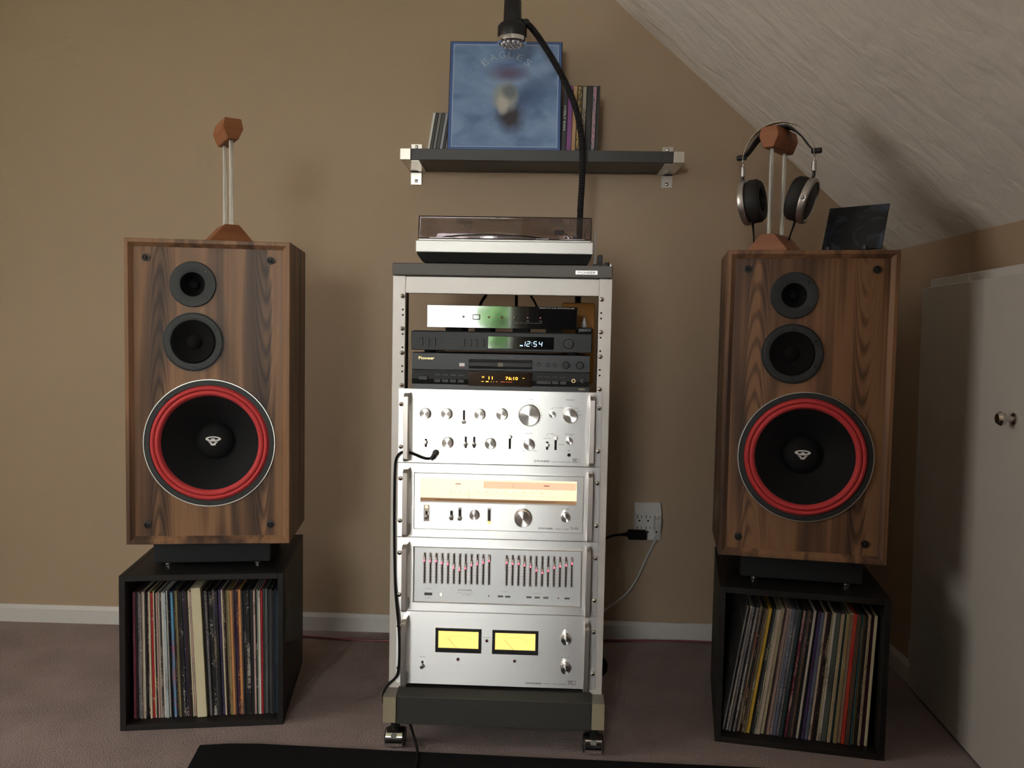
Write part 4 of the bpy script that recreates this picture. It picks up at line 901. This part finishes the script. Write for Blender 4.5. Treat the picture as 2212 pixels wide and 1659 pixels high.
G().lathe([(0.150, zz(1.2245)), (0.150, zz(1.2345)), (0.146, zz(1.2375)), (0, zz(1.2375))], (-0.035, 0.175, 0), 'z', 64, False).out('platter', mat('platter_silver', (0.55, 0.54, 0.53), 0.3, metal=0.8), P)
G().lathe([(0.143, zz(1.2376)), (0.143, zz(1.2405)), (0, zz(1.2405))], (-0.035, 0.175, 0), 'z', 64, False).out('mat', M_blackm, P)
ta = G().lathe([(0.026, zz(1.2245)), (0.026, zz(1.2360)), (0.018, zz(1.2400)), (0.018, zz(1.2540)), (0.010, zz(1.2560)), (0, zz(1.2560))], (0.160, 0.255, 0), 'z', 28, False).out('tonearm', M_chrome, P)
G().tube([(0.160, 0.255, zz(1.2520)), (0.158, 0.16, zz(1.2510)), (0.150, 0.09, zz(1.2495)), (0.135, 0.055, zz(1.2480))], 0.0038, 10, 2).out('arm_tube', M_chrome, ta)
G().cyl((0.160, 0.285, zz(1.2520)), 0.014, 0.032, 'y', 20, 0.002).out('counterweight', M_dgrey, ta)
G().box(0.118, 0.142, 0.030, 0.056, zz(1.2425), zz(1.2520), 0.002).out('headshell', M_black, ta, 0)
G().box(0.166, 0.176, 0.105, 0.118, zz(1.2245), zz(1.2500), 0.001).out('arm_rest', M_black, P, 0)
G().lathe([(0.020, zz(1.2245)), (0.018, zz(1.2520)), (0.010, zz(1.2600)), (0, zz(1.2600))], (-0.120, 0.30, 0), 'z', 20, False).out('single_adapter', M_dgrey, P)
G().box(0.075, 0.105, 0.012, 0.030, zz(1.2245), zz(1.2290), 0.0008).out('control_plate', M_alu2, P, 0)
G().box(0.130, 0.190, 0.010, 0.034, zz(1.2245), zz(1.2285), 0.0008).out('control_plate', M_alu2, P, 0)
G().box(-0.178, -0.120, 0.008, 0.030, zz(1.2245), zz(1.2285), 0.0008).out('control_plate', M_alu2, P, 0)
dc = G(); a0, a1, c0, c1, t_ = -0.2025, 0.2040, zz(1.2252), zz(1.2775), 0.0028
dc.prism([(0.002, c0), (0.002+t_, c0), (0.0095+t_, c1), (0.0095, c1)], a0, a1, 'x'); dc.box(a0, a1, 0.340-t_, 0.340, c0, c1); dc.box(a0, a0+t_, 0.0095+t_, 0.340-t_, c0, c1-t_); dc.box(a1-t_, a1, 0.0095+t_, 0.340-t_, c0, c1-t_); dc.box(a0, a1, 0.0095+t_, 0.340-t_, c1-t_, c1)
dc = dc.out('dust_cover', M_smoke, P, 0)
rim = G(); e_ = 0.0011
for pa_, pb_ in (((a0, 0.002, c0), (a1, 0.002, c0)), ((a0, 0.0095, c1), (a1, 0.0095, c1)), ((a0, 0.002, c0), (a0, 0.0095, c1)), ((a1, 0.002, c0), (a1, 0.0095, c1))): rim.tube([pa_, pb_], e_, 6)
rim.out('cover_rim', mat('smoked_edge', (0.022, 0.019, 0.022), 0.2), dc, 0)
for x in (-0.13, 0.13): G().box(x-0.02, x+0.02, 0.336, 0.352, zz(1.2245), zz(1.2480), 0.002).out('hinge', M_black, P, 0)

P = rk('record_brush', 'slim upright record brush in a dark holder right of the turntable', 'brush', (0.2235, 0.035, 1.1642))
G().box(-0.0110, 0.0130, -0.012, 0.020, 0, 0.0060, 0.001).out('holder_base', M_dgrey, P, 0)
G().box(0.0000, 0.0110, -0.008, 0.014, 0.006, 0.0280, 0.0015).out('holder', M_dgrey, P, 0)
G().box(-0.0085, -0.0055, -0.007, 0.006, 0.006, 0.0790, 0.001).out('brush_body', mat('brush_clear_grey', (0.36, 0.37, 0.38), 0.25), P, 0)
P = rk('stylus_brush_pot', 'tiny black pot with bright rim on the rack lid corner', 'pot', (0.2440, 0.010, 1.1642))
G().lathe([(0.0060, 0), (0.0064, 0.004), (0.0050, 0.0085), (0, 0.0090)], (0, 0, 0), 'z', 18).out('pot_body', M_black, P)
G().lathe([(0.0030, 0), (0.0032, 0.004), (0.002, 0.006), (0, 0.0062)], (0.0085, -0.004, 0), 'z', 12).out('pot_cap', M_chrome, P)

# ------------------------------------------------------------------ cables
def cable(name, pts, r, m, label, cat='cable', smooth=2, group=None):
    o = G().tube([RK @ Vector(p) for p in pts], r, 8, smooth).out(name, m, None)
    return tag(o, label, cat, group)
P = rk('headphone_extension_cable', 'black headphone cable plugged into the preamplifier running down the rack', 'cable', (0, 0, 0))
plug = G().lathe([(0.0058, -0.003), (0.0064, -0.005), (0.0064, -0.020), (0.0050, -0.0225), (0, -0.023)], (-0.1491, 0, 0.7206), 'y', 20).out('plug', M_black, P)
G().tube([(-0.1500, -0.0185, 0.7190), (-0.1545, -0.0190, 0.7105), (-0.1585, -0.019, 0.7050)], 0.0052, 12).out('plug_elbow', M_black, plug)
G().tube([(-0.1560, -0.019, 0.7085), (-0.1660, -0.020, 0.7060), (-0.1800, -0.021, 0.7090), (-0.2000, -0.021, 0.7175), (-0.2150, -0.020, 0.7215), (-0.2290, -0.016, 0.7210), (-0.2420, -0.010, 0.7080), (-0.2462, -0.006, 0.6850), (-0.2468, -0.005, 0.60), (-0.2462, -0.005, 0.52), (-0.2440, -0.006, 0.44), (-0.2405, -0.010, 0.375), (-0.2330, -0.016, 0.3200), (-0.2285, -0.018, 0.27), (-0.2290, -0.018, 0.20), (-0.2350, -0.018, 0.177), (-0.2560, -0.020, 0.160), (-0.2680, -0.018, 0.135), (-0.2700, 0.010, 0.09), (-0.2500, 0.060, 0.058), (-0.2150, 0.035, 0.054), (-0.1980, -0.005, 0.044), (-0.1800, -0.035, 0.012), (-0.1740, -0.060, 0.0058), (-0.1720, -0.085, 0.0075), (-0.1700, -0.16, 0.0105)], 0.0031, 8, 2).out('cord', M_blackm, P)
for x0_, x1_, i in ((-0.062, -0.078, 0), (0.022, 0.027, 1), (0.062, 0.088, 2)):
    cable('audio_lead', [(x0_, 0.392, 1.130), (x0_*1.0, 0.36, 1.108), (x0_+(x1_-x0_)*0.4, 0.31, 1.094), (x0_+(x1_-x0_)*0.8, 0.27, 1.070), (x1_, 0.24, 1.055), (x1_, 0.208, 1.042)], 0.0042 if i < 2 else 0.0032, M_blackm, ['leftmost black lead dropping behind the line controller', 'middle black lead dropping behind the line controller', 'rightmost black lead dropping behind the line controller'][i], group='black leads behind the line controller')
o = G().tube([(-1.35, 2.640, 0.0045), (-0.95, 2.63, 0.0045), (-0.62, 2.592, 0.0045), (-0.46, 2.588, 0.0045), (-0.1, 2.62, 0.0045), (0.28, 2.655, 0.0045), (0.45, 2.664, 0.0045), (0.60, 2.664, 0.0045), (0.85, 2.65, 0.0045)], 0.0035, 8, 2).out('speaker_wire', mat('wire_red', (0.20, 0.04, 0.05), 0.5), None)
tag(o, 'thin red speaker wire along the back baseboard', 'cable')

# ------------------------------------------------------------------ gooseneck lamp behind the rack
LY = 2.44
P = thing('gooseneck_lamp', 'black gooseneck lamp arching over the rack in front of the shelf', 'lamp', (0.118, LY, 0))
lx = lambda x: x-0.118
G().lathe([(0.115, 0), (0.115, 0.014), (0.105, 0.022), (0.02, 0.026), (0.012, 0.04), (0, 0.04)], (0, 0, 0), 'z', 40).out('base', M_blackm, P)
G().tube([(0, 0, 0.03), (0, 0, 1.05)], 0.0075, 14).out('pole', M_black, P)
pts = [(0.118, 1.04), (0.118, 1.36), (0.1225, 1.45), (0.1215, 1.56), (0.1050, 1.652), (0.0720, 1.730), (0.0280, 1.805), (-0.0080, 1.858), (-0.0350, 1.893), (-0.0480, 1.903), (-0.0680, 1.910)]
nk = G().tube([(lx(x), 0, z) for x, z in pts], 0.0088, 14, 3).out('gooseneck', M_blackm, P)
PP = [Vector((lx(x), 0, z)) for x, z in pts[1:]]
for _ in range(3):
    Q = [PP[0]]
    for a, b in zip(PP, PP[1:]): Q += [a*0.75+b*0.25, a*0.25+b*0.75]
    PP = Q+[PP[-1]]
g = G(); acc = 0.0
for a, b in zip(PP, PP[1:]):
    d = (b-a).normalized(); acc += (b-a).length
    while acc > 0.0075:
        acc -= 0.0075; c = b-d*acc; u = Vector((0, 1, 0)); w_ = d.cross(u); rings = []
        for hh, r in ((-0.0022, 0.0088), (0, 0.0099), (0.0022, 0.0088)):
            rings.append([g._v(c+d*hh+u*(r*cos(2*pi*k/12))+w_*(r*sin(2*pi*k/12))) for k in range(12)])
        for A, B in zip(rings, rings[1:]):
            for k in range(12): g.bm.faces.new((A[k], A[(k+1) % 12], B[(k+1) % 12], B[k]))
o = g.out('gooseneck_ribs', M_black, nk); o['kind'] = 'stuff'
hx, hz = lx(-0.0905), 1.842
hd = G().lathe([(0.0395, 0.010), (0.0425, 0.016), (0.0425, 0.050), (0.037, 0.058), (0.0275, 0.063), (0.0262, 0.070), (0.0248, 0.124), (0.022, 0.128), (0, 0.128)], (hx, 0, hz), 'z', 40, False).out('lamp_head', M_black, P)
G().lathe([(0.0425, 0.018), (0.0432, 0.016), (0.0425, 0.006), (0.0385, 0.003), (0.0370, 0.006), (0.0370, 0.010)], (hx, 0, hz), 'z', 40, False, False).out('lamp_ring', M_chrome, hd)
G().lathe([(0.0372, 0.006), (0.030, 0.002), (0, 0.0)], (hx, 0, hz), 'z', 32, False).out('reflector', mat('lamp_reflector', (0.5, 0.48, 0.50), 0.2, metal=1.0), hd)
M_led = mat('led_lens', (0.80, 0.80, 0.82), 0.1, metal=0.6)
for rr_, n_ in ((0.0, 1), (0.0145, 6), (0.028, 12)):
    for q in range(n_):
        a = 2*pi*q/max(1, n_)+0.2
        G().sphere((hx+rr_*cos(a), rr_*sin(a), hz+0.002), 0.0058, 12, 8, (1, 1, 1.1)).out('led', M_led, hd)
G().sphere((lx(-0.0510), 0, 1.9060), 0.0115, 16, 10).out('joint', M_dgrey, hd)

# ------------------------------------------------------------------ wall shelf
SY0, SZ1 = 2.504, 1.5572
P = thing('wall_shelf', 'black-brown wall shelf board above the rack', 'shelf', (0.002, SY0, 1.5235))
G().box(-0.3945, 0.3945, 0, 0.180, 0, SZ1-1.5235, 0.001).out('board', mat('shelf_blackbrown', (0.040, 0.039, 0.038), 0.42, noise=(6, 0.12, (1, 8, 8))), P, 0)
def bracket(s, label):
    xo = 0.002+s*0.3945
    t = thing('shelf_bracket', label, 'bracket', (xo, WY, 1.5235), 0, 'steel shelf brackets')
    a, b = sorted((s*0.0005, s*0.0325)); y0 = SY0-WY-0.003
    G().box(a, b, y0, -0.003, 0.0, 0.0330, 0.0008).out('arm', M_steel, t, 0)
    w0, w1 = sorted((s*-0.0030+s*0.030*0, s*0.0))
    pa, pb = sorted((s*-0.007, s*0.029))
    if True:
        pa, pb = sorted((s*0.0275, s*-0.0075)) 
    p = G().box(pa, pb, -0.0035, -0.0003, -0.042, 0.088, 0.0005).out('wall_plate', M_steel, t, 0)
    a, b = sorted((s*-0.024, s*0.0005)); G().box(a, b, y0+0.012, -0.0035, -0.0022, -0.0002).out('support_flange', M_steel, t, 0)
    G().box(pa+0.0002, pb-0.0002, -0.0050, -0.0034, -0.0035, 0.0190).out('plate_band', M_slot, p, 0)  # black band across the wall plate
    for z in (-0.030, 0.079):
        sc = G().lathe([(0.0058, -0.0034), (0.0054, -0.0050), (0.003, -0.0060), (0, -0.0062)], ((pa+pb)/2, 0, z), 'y', 18).out('screw', M_nickel, p)
    return t
bracket(-1, 'brushed steel bracket at the left end of the wall shelf')
bracket(1, 'brushed steel bracket at the right end of the wall shelf')

# framed cover on the shelf: plain blue stand-in artwork
def cover_mat():
    m = bpy.data.materials.new('cover_blue_print'); nt, b = nodes_of(m); N = nt.nodes.new; K = nt.links.new
    tc = N('ShaderNodeTexCoord'); n = N('ShaderNodeTexNoise'); mp = N('ShaderNodeMapping'); mp.inputs['Scale'].default_value = (5, 1, 9); mp.inputs['Rotation'].default_value = (0, radians(25), 0)
    n.inputs['Scale'].default_value = 1.5; n.inputs['Detail'].default_value = 6; n.inputs['Distortion'].default_value = 0.6
    K(tc.outputs['Object'], mp.inputs[0]); K(mp.outputs[0], n.inputs['Vector'])
    r = N('ShaderNodeValToRGB'); r.color_ramp.elements[0].position = 0.34; r.color_ramp.elements[0].color = (0.135, 0.220, 0.415, 1); r.color_ramp.elements[1].position = 0.66; r.color_ramp.elements[1].color = (0.265, 0.390, 0.600, 1)
    e = r.color_ramp.elements.new(0.5); e.color = (0.205, 0.320, 0.535, 1)
    K(n.outputs['Fac'], r.inputs['Fac'])
    sp = N('ShaderNodeSeparateXYZ'); K(tc.outputs['Object'], sp.inputs[0])
    col = r.outputs['Color']
    n3 = N('ShaderNodeTexNoise'); n3.inputs['Scale'].default_value = 26; n3.inputs['Detail'].default_value = 5; K(tc.outputs['Object'], n3.inputs['Vector'])
    def blob(cx, cz, rx, rz, soft, colr, rot=0.0, nz=0.5):
        nonlocal col
        q = N('ShaderNodeMapping'); q.vector_type = 'TEXTURE'; q.inputs['Location'].default_value = (cx, 0, cz); q.inputs['Rotation'].default_value = (0, rot, 0); q.inputs['Scale'].default_value = (rx, 10, rz); K(tc.outputs['Object'], q.inputs[0])
        l = N('ShaderNodeVectorMath'); l.operation = 'LENGTH'; K(q.outputs[0], l.inputs[0])
        ad = N('ShaderNodeMath'); ad.operation = 'MULTIPLY_ADD'; ad.inputs[1].default_value = nz; K(n3.outputs['Fac'], ad.inputs[0]); K(l.outputs['Value'], ad.inputs[2])
        mr = N('ShaderNodeMapRange'); mr.inputs['From Min'].default_value = 1+nz*0.5+soft; mr.inputs['From Max'].default_value = 1+nz*0.5-soft; K(ad.outputs[0], mr.inputs['Value'])
        mx = N('ShaderNodeMix'); mx.data_type = 'RGBA'; K(mr.outputs['Result'], mx.inputs['Factor']); K(col, mx.inputs['A']); mx.inputs['B'].default_value = (*colr, 1); col = mx.outputs['Result']
    blob(0.055, 0.165, 0.085, 0.030, 0.7, (0.085, 0.140, 0.275), radians(-38), 0.8)     # loose dark wash
    blob(0.010, 0.245, 0.048, 0.020, 0.7, (0.16, 0.13, 0.21), 0.0, 0.8)                # dull rose wash
    blob(0.018, 0.105, 0.035, 0.040, 0.45, (0.055, 0.050, 0.06), radians(-20), 0.9)     # dark patch
    blob(0.000, 0.170, 0.036, 0.044, 0.30, (0.36, 0.38, 0.37), 0.0, 0.7)                 # pale grey patch
    blob(-0.006, 0.150, 0.016, 0.030, 0.40, (0.55, 0.53, 0.46), 0.0, 0.8)
    blob(0.013, 0.187, 0.022, 0.022, 0.45, (0.18, 0.21, 0.22), 0.0, 0.9)
    K(col, b.inputs['Base Color']); b.inputs['Roughness'].default_value = 0.34
    return m
P = thing('framed_record_cover', 'large square framed blue record cover leaning on the wall shelf', 'framed cover', (-0.1130, 2.522, SZ1+0.0004))
P.rotation_euler = (radians(-9.5), 0, 0)
FW, FH = 0.1725, 0.349
G().box(-FW, FW, 0.001, 0.020, 0, FH, 0.0015).out('backing', mat('frame_navy', (0.010, 0.012, 0.040), 0.4), P, 0)
G().frame(-FW, FW, 0, FH, [(0, 0.004), (0.003, 0.0), (0.0085, -0.0006), (0.011, 0.0008), (0.011, 0.006), (0, 0.006)]).out('frame', mat('frame_blue', (0.085, 0.155, 0.38), 0.35), P, 0)
G().frame(-FW+0.0105, FW-0.0105, 0.0105, FH-0.0105, [(0, -0.0004), (0.0032, -0.0004), (0.0032, 0.001), (0, 0.001)]).out('border_line', mat('border_pale_blue', (0.36, 0.48, 0.66), 0.4), P, 0)
G().box(-FW+0.012, FW-0.012, 0.0, 0.002, 0.012, FH-0.012).out('cover_print', cover_mat(), P, 0)
g = G()
for k_, ch in enumerate('EAGLES'):
    a = radians(90-(k_-2.5)*16.5); R_ = 0.100
    g.text(ch, 0.002+R_*cos(a), 0.205+R_*sin(a), 0.019, 0.020, -0.0008, -0.012, rot=a-pi/2)
g.out('cover_lettering', mat('cover_ink_pale', (0.50, 0.58, 0.66), 0.5), P, 0)

def case(name, x0, x1, h, d, y, lean, cols, label, cat, group, print_=None, m=None):
    """thin plastic case standing spine-out on the shelf; lean = shift of its top"""
    t = thing(name, label, cat, (x0, y, SZ1+0.0004+max(0, (x1-x0)*lean/h)), 0, group); t.rotation_euler = (0, math.asin(lean/h), 0)
    w = x1-x0-0.0006
    G().box(0, w, 0, d, 0, h, 0.0007).out('case', cols[0], t, 0)
    p = G().box(w*0.10, w*0.90, -0.0005, 0.0008, h*0.02, h*0.98).out('spine_card', m or cols[1], t, 0)
    if print_: 
        g = G(); g.text(print_[0], w/2, h*print_[1], h*print_[2], w*print_[3], -0.0008, 0.01, rot=-pi/2); g.out('lettering', print_[4], p, 0)
    return t
M_jewel = mat('jewel_case_clear', (0.30, 0.30, 0.31), 0.15)
cd = [('white', (0.62, 0.60, 0.57)), ('dark grey', (0.035, 0.033, 0.032)), ('grey', (0.17, 0.155, 0.150)), ('charcoal', (0.050, 0.050, 0.045)), ('pale blue-grey', (0.30, 0.31, 0.34)), ('black', (0.015, 0.015, 0.016)), ('taupe', (0.16, 0.14, 0.125))]
x = -0.3535
for i, (n_, c_) in enumerate(cd):
    w_ = (0.0085, 0.0085, 0.0095, 0.0105, 0.0095, 0.0070, 0.0090)[i]
    case('compact_disc_case', x, x+w_, 0.124, 0.116, 2.567, 0.0195, (mat('case_edge_'+n_, tuple(v*0.75 for v in c_), 0.25), mat('case_card_'+n_, c_, 0.4)), '%s compact disc case leaning left of the blue framed cover' % n_, 'disc case', 'disc cases left of the framed cover')
    x += w_+0.0003
dv = [('black', 0.0150, (0.020, 0.020, 0.024), 0.0040, ('STEELY DAN', 0.55, 0.40, 0.42, M_inkw)), ('purple', 0.0150, (0.20, 0.055, 0.21), 0.0040, None), ('tan', 0.0125, (0.42, 0.25, 0.12), 0.0040, None), ('black and gold', 0.0145, (0.030, 0.026, 0.022), 0.0040, None), ('grey-brown', 0.0130, (0.115, 0.095, 0.080), 0.0040, None), ('wide black', 0.0170, (0.016, 0.015, 0.014), 0.0040, None), ('teal and pink', 0.0125, (0.09, 0.12, 0.14), 0.0040, None), ('thin black', 0.0085, (0.013, 0.012, 0.012), 0.0040, None)]
x = 0.0605
for i, (n_, w_, c_, ln_, pr) in enumerate(dv):
    sm = None
    if i in (3, 4, 6): sm = spine_mat(900+i, c_, [(0.45, 0.30, 0.08), (0.30, 0.26, 0.20), (0.45, 0.24, 0.28)][(3, 4, 6).index(i)], 0.75, 0.6)
    case('film_case', x, x+w_, 0.199 if i else 0.186, 0.132, 2.534, ln_, (mat('film_edge_'+n_, tuple(v*0.8 for v in c_), 0.3), mat('film_card_'+n_, c_, 0.35)), '%s film case standing right of the blue framed cover' % n_, 'film case', 'film cases right of the framed cover', pr, sm)
    x += w_+0.0004

# ------------------------------------------------------------------ outlet and plugs
P = thing('outlet_tap', 'white six-way outlet tap on the wall right of the rack', 'outlet', (0.3735, WY, 0.341))
G().prism([(-0.001, 0.0), (-0.034, 0.0), (-0.034, 0.088), (-0.010, 0.119), (-0.001, 0.119)], -0.0430, 0.0430, 'x', 0.0015).out('body', mat('outlet_white', (0.60, 0.59, 0.58), 0.4), P, 0)
for r_ in (0.0715, 0.0350):
    for x in (-0.0275, 0.0005, 0.0285):
        s_ = G()
        s_.box(x-0.0078, x-0.0056, -0.0344, -0.0338, r_, r_+0.010); s_.box(x+0.0052, x+0.0070, -0.0344, -0.0338, r_+0.001, r_+0.009); s_.lathe([(0.0032, -0.0344), (0, -0.0344)], (x-0.0005, 0, r_-0.008), 'y', 12, False)
        s_.out('socket_slots', M_slot, P, 0)
P = thing('black_power_plug', 'black power plug in the outlet tap with its cord', 'plug', (0.340, 2.655, 0.362))
G().box(-0.034, 0.027, -0.034, -0.001, -0.014, 0.014, 0.005, 2).out('plug_body', M_blackm, P, 30)
G().tube([(-0.030, -0.018, 0.001), (-0.052, -0.018, -0.0005)], lambda t: 0.0085-0.004*t, 12).out('strain_relief', M_blackm, P)
G().tube([(-0.050, -0.018, 0.0), (-0.085, -0.02, -0.004), (-0.115, -0.028, -0.018), (-0.132, -0.038, -0.06), (-0.134, -0.046, -0.16), (-0.133, -0.050, -0.28), (-0.134, -0.048, -0.342), (-0.155, -0.044, -0.3572), (-0.24, -0.040, -0.3575)], 0.0040, 8, 2).out('cord', M_blackm, P)
M_cordw = mat('cord_white', (0.52, 0.53, 0.50), 0.45)
P = thing('white_power_plug', 'white power plug at right of the outlet tap with hanging cord', 'plug', (0.402, 2.655, 0.395))
G().box(-0.011, 0.011, -0.028, -0.001, -0.018, 0.022, 0.004, 2).out('plug_body', mat('plug_white', (0.50, 0.49, 0.48), 0.45), P, 30)
G().tube([(0.000, -0.022, 0.006), (0.004, -0.026, -0.010), (0.001, -0.022, -0.030), (-0.012, -0.010, -0.065), (-0.028, 0.006, -0.110), (-0.044, 0.012, -0.155), (-0.060, 0.012, -0.192), (-0.085, 0.010, -0.232), (-0.120, 0.006, -0.262), (-0.160, 0.000, -0.290), (-0.20, -0.02, -0.32), (-0.26, -0.06, -0.385)], 0.0042, 8, 2).out('cord', M_cordw, P)

# ------------------------------------------------------------------ headphone stands
def stand(pos, rz, label):
    t = thing('headphone_stand', label, 'headphone stand', pos, rz, 'wood and acrylic headphone stands')
    G().prism([(-0.052, 0), (0.052, 0), (0.052, 0.006), (0.017, 0.045), (-0.017, 0.045), (-0.052, 0.006)], -0.048, 0.048, 'y', 0.0012).out('base', M_cherry, t, 0)
    for y in (-0.037, 0.037):
        G().cyl((0, y, 0.044), 0.0052, 0.212, 'z', 20).out('rod', M_acryl, t)
    G().prism([(-0.013, 0.252), (0.013, 0.252), (0.025, 0.280), (0.020, 0.303), (-0.020, 0.303), (-0.025, 0.280)], -0.058, 0.058, 'y', 0.0015).out('hanger_block', M_cherry, t, 0)
    return t
def on(base, a, lx_, ly_, lz_): return (Matrix.Translation(base) @ Matrix.Rotation(a, 4, 'Z')) @ Vector((lx_, ly_, lz_))
stand(on(PL, AL, 0.026, 0.095, SH+0.0004), 0.57, 'empty wood headphone stand with clear rods on the left loudspeaker')
HSR = on(PR, AR, -0.076, 0.095, SH+0.0004)
stand(HSR, -0.70, 'wood headphone stand holding headphones on the right loudspeaker')

# ------------------------------------------------------------------ headphones
H = thing('headphones', 'silver and black over-ear headphones hanging on the right stand', 'headphones', HSR, -0.52)
M_band = mat('headband_metal', (0.60, 0.56, 0.50), 0.25, metal=1.0); M_cup = mat('cup_silver', (0.52, 0.50, 0.48), 0.32, metal=0.9); M_pad = mat('ear_pad_black', (0.012, 0.011, 0.011), 0.65, bump=(80, 0.1))
hb = G(); n = 30; rings = []
for q in range(n+1):
    a = pi*q/n; x = 0.086*cos(a); z = 0.228+0.094*sin(a)**0.92 if 0 < q < n else 0.228
    nx, nz_ = cos(a), sin(a)
    rings.append([hb._v((x+nx*t_, y_, z+nz_*t_)) for t_, y_ in ((0, -0.008), (0.0016, -0.008), (0.0016, 0.008), (0, 0.008))])
for A, B in zip(rings, rings[1:]):
    for k in range(4): hb.bm.faces.new((A[k], A[(k+1) % 4], B[(k+1) % 4], B[k]))
hb.bm.faces.new(rings[0]); hb.bm.faces.new(rings[-1])
hb.out('headband', M_band, H)
st = G(); rings = []
pts = [(-0.083, 0.247), (-0.070, 0.262), (-0.055, 0.283), (-0.036, 0.301), (-0.024, 0.3085), (0.0, 0.3095), (0.024, 0.3085), (0.036, 0.301), (0.055, 0.283), (0.070, 0.262), (0.083, 0.247)]
for i, (x, z) in enumerate(pts):
    w_ = 0.012+0.010*sin(pi*i/(len(pts)-1)); th = 0.0028
    rings.append([st._v((x, -w_, z-th)), st._v((x, w_, z-th)), st._v((x, w_, z+th)), st._v((x, -w_, z+th))])
for A, B in zip(rings, rings[1:]):
    for k in range(4): st.bm.faces.new((A[k], A[(k+1) % 4], B[(k+1) % 4], B[k]))
st.bm.faces.new(rings[0]); st.bm.faces.new(rings[-1])
st.out('strap', M_pad, H)
for s in (-1, 1):
    G().cyl((s*0.091-0.012, 0, 0.245), 0.007, 0.024, 'x', 16, 0.002).out('strap_clamp', M_black, H)
    sl_ = G().cyl((s*0.0865, 0, 0.196), 0.0058, 0.026, 'z', 18, 0.0015).out('slider', M_cup, H)
    G().cyl((s*0.0865, 0, 0.220), 0.0022, 0.014, 'z', 10).out('slider_rod', M_band, sl_)
    G().tube([(s*0.0865, 0, 0.200), (s*0.0865, 0, 0.186), (s*0.084, 0, 0.178)], 0.004, 10).out('yoke', M_black, sl_)
    cup = G().lathe([(0.050, 0.020), (0.0565, 0.022), (0.0575, 0.030), (0.0555, 0.036), (0.049, 0.0385), (0.046, 0.036), (0.044, 0.033)], (0, 0, 0), 'x', 44, False, False).out('ear_cup', M_cup, H)
    G().lathe([(0.0465, 0.0345), (0.030, 0.0370), (0, 0.0378)], (0, 0, 0), 'x', 44, False).out('cup_grille', M_black, cup)
    G().lathe([(0.030, -0.010), (0.036, -0.0135), (0.048, -0.012), (0.054, -0.004), (0.0545, 0.014), (0.0505, 0.022)], (0, 0, 0), 'x', 44, False, False).out('ear_pad', M_pad, cup)
    G().lathe([(0.031, -0.010), (0.031, 0.004), (0, 0.004)], (0, 0, 0), 'x', 32, False).out('driver_cloth', M_slot, cup)
    G().sphere((0.029, -0.056, 0.0), 0.005, 12, 8).out('pivot', M_cup, cup)
    G().tube([(0.016, 0, -0.054), (0.016, 0, -0.070), (0.014, 0.006, -0.090), (0.012, 0.020, -0.112)], lambda t: 0.0036-0.0016*min(1, t*2), 8, 2).out('cable_stub', M_blackm, cup)
    cup.location = (s*0.047, 0, 0.134)
    cup.rotation_euler = (Matrix.Rotation(0 if s > 0 else pi, 3, 'Z') @ Matrix.Rotation(radians(17 if s > 0 else 6), 3, 'Y')).to_euler()

# ------------------------------------------------------------------ dark print on its stand
P = thing('picture_print', 'dark blue-black picture print leaning on a small black holder', 'print', on(PR, AR, 0.1000, 0.080, SH+0.0065), -0.70)
def print_mat():
    m = bpy.data.materials.new('print_dark_blue'); nt, b = nodes_of(m); N = nt.nodes.new; K = nt.links.new
    tc = N('ShaderNodeTexCoord'); n = N('ShaderNodeTexNoise'); n.inputs['Scale'].default_value = 22; n.inputs['Detail'].default_value = 5; n.inputs['Distortion'].default_value = 1.2; K(tc.outputs['Object'], n.inputs['Vector'])
    r = N('ShaderNodeValToRGB'); r.color_ramp.elements[0].position = 0.5; r.color_ramp.elements[0].color = (0.008, 0.009, 0.012, 1); r.color_ramp.elements[1].position = 0.8; r.color_ramp.elements[1].color = (0.07, 0.10, 0.16, 1)
    K(n.outputs['Fac'], r.inputs['Fac']); K(r.outputs['Color'], b.inputs['Base Color']); b.inputs['Roughness'].default_value = 0.35
    return m
pr = G().box(-0.0720, 0.0720, -0.002, 0.003, 0.001, 0.122, 0.0006).out('print', print_mat(), P, 0); pr.rotation_euler = (radians(-22), 0, 0)
P2 = thing('print_holder', 'small black plastic easel under the dark print', 'easel', on(PR, AR, 0.0960, 0.080, SH+0.0004), -0.70)
G().box(-0.048, 0.048, -0.022, 0.040, 0, 0.0050, 0.001).out('holder_base', M_black, P2, 0)
for s in (-1, 1): G().box(s*0.044-0.004, s*0.044+0.004, -0.022, -0.012, 0.005, 0.016, 0.001).out('prong', M_black, P2, 0)
G().box(-0.030, 0.030, 0.036, 0.042, 0.004, 0.060, 0.001).out('back_rest', M_black, P2, 0)

# ------------------------------------------------------------------ rug
P = G()
edge = [(-0.787, 1.886), (-0.72, 1.898), (-0.651, 1.902), (-0.50, 1.897), (-0.27, 1.889), (0.0, 1.882), (0.274, 1.876), (0.6, 1.868), (0.95, 1.862)]
poly = edge+[(0.95, 0.55), (-0.62, 0.55), (-0.66, 1.0)]
P.prism([(x, y) for x, y in poly], 0.0005, 0.0070, 'z')
o = P.out('area_rug', M_rug, None, 0); tag(o, 'black area rug on the carpet in front of the rack', 'rug')
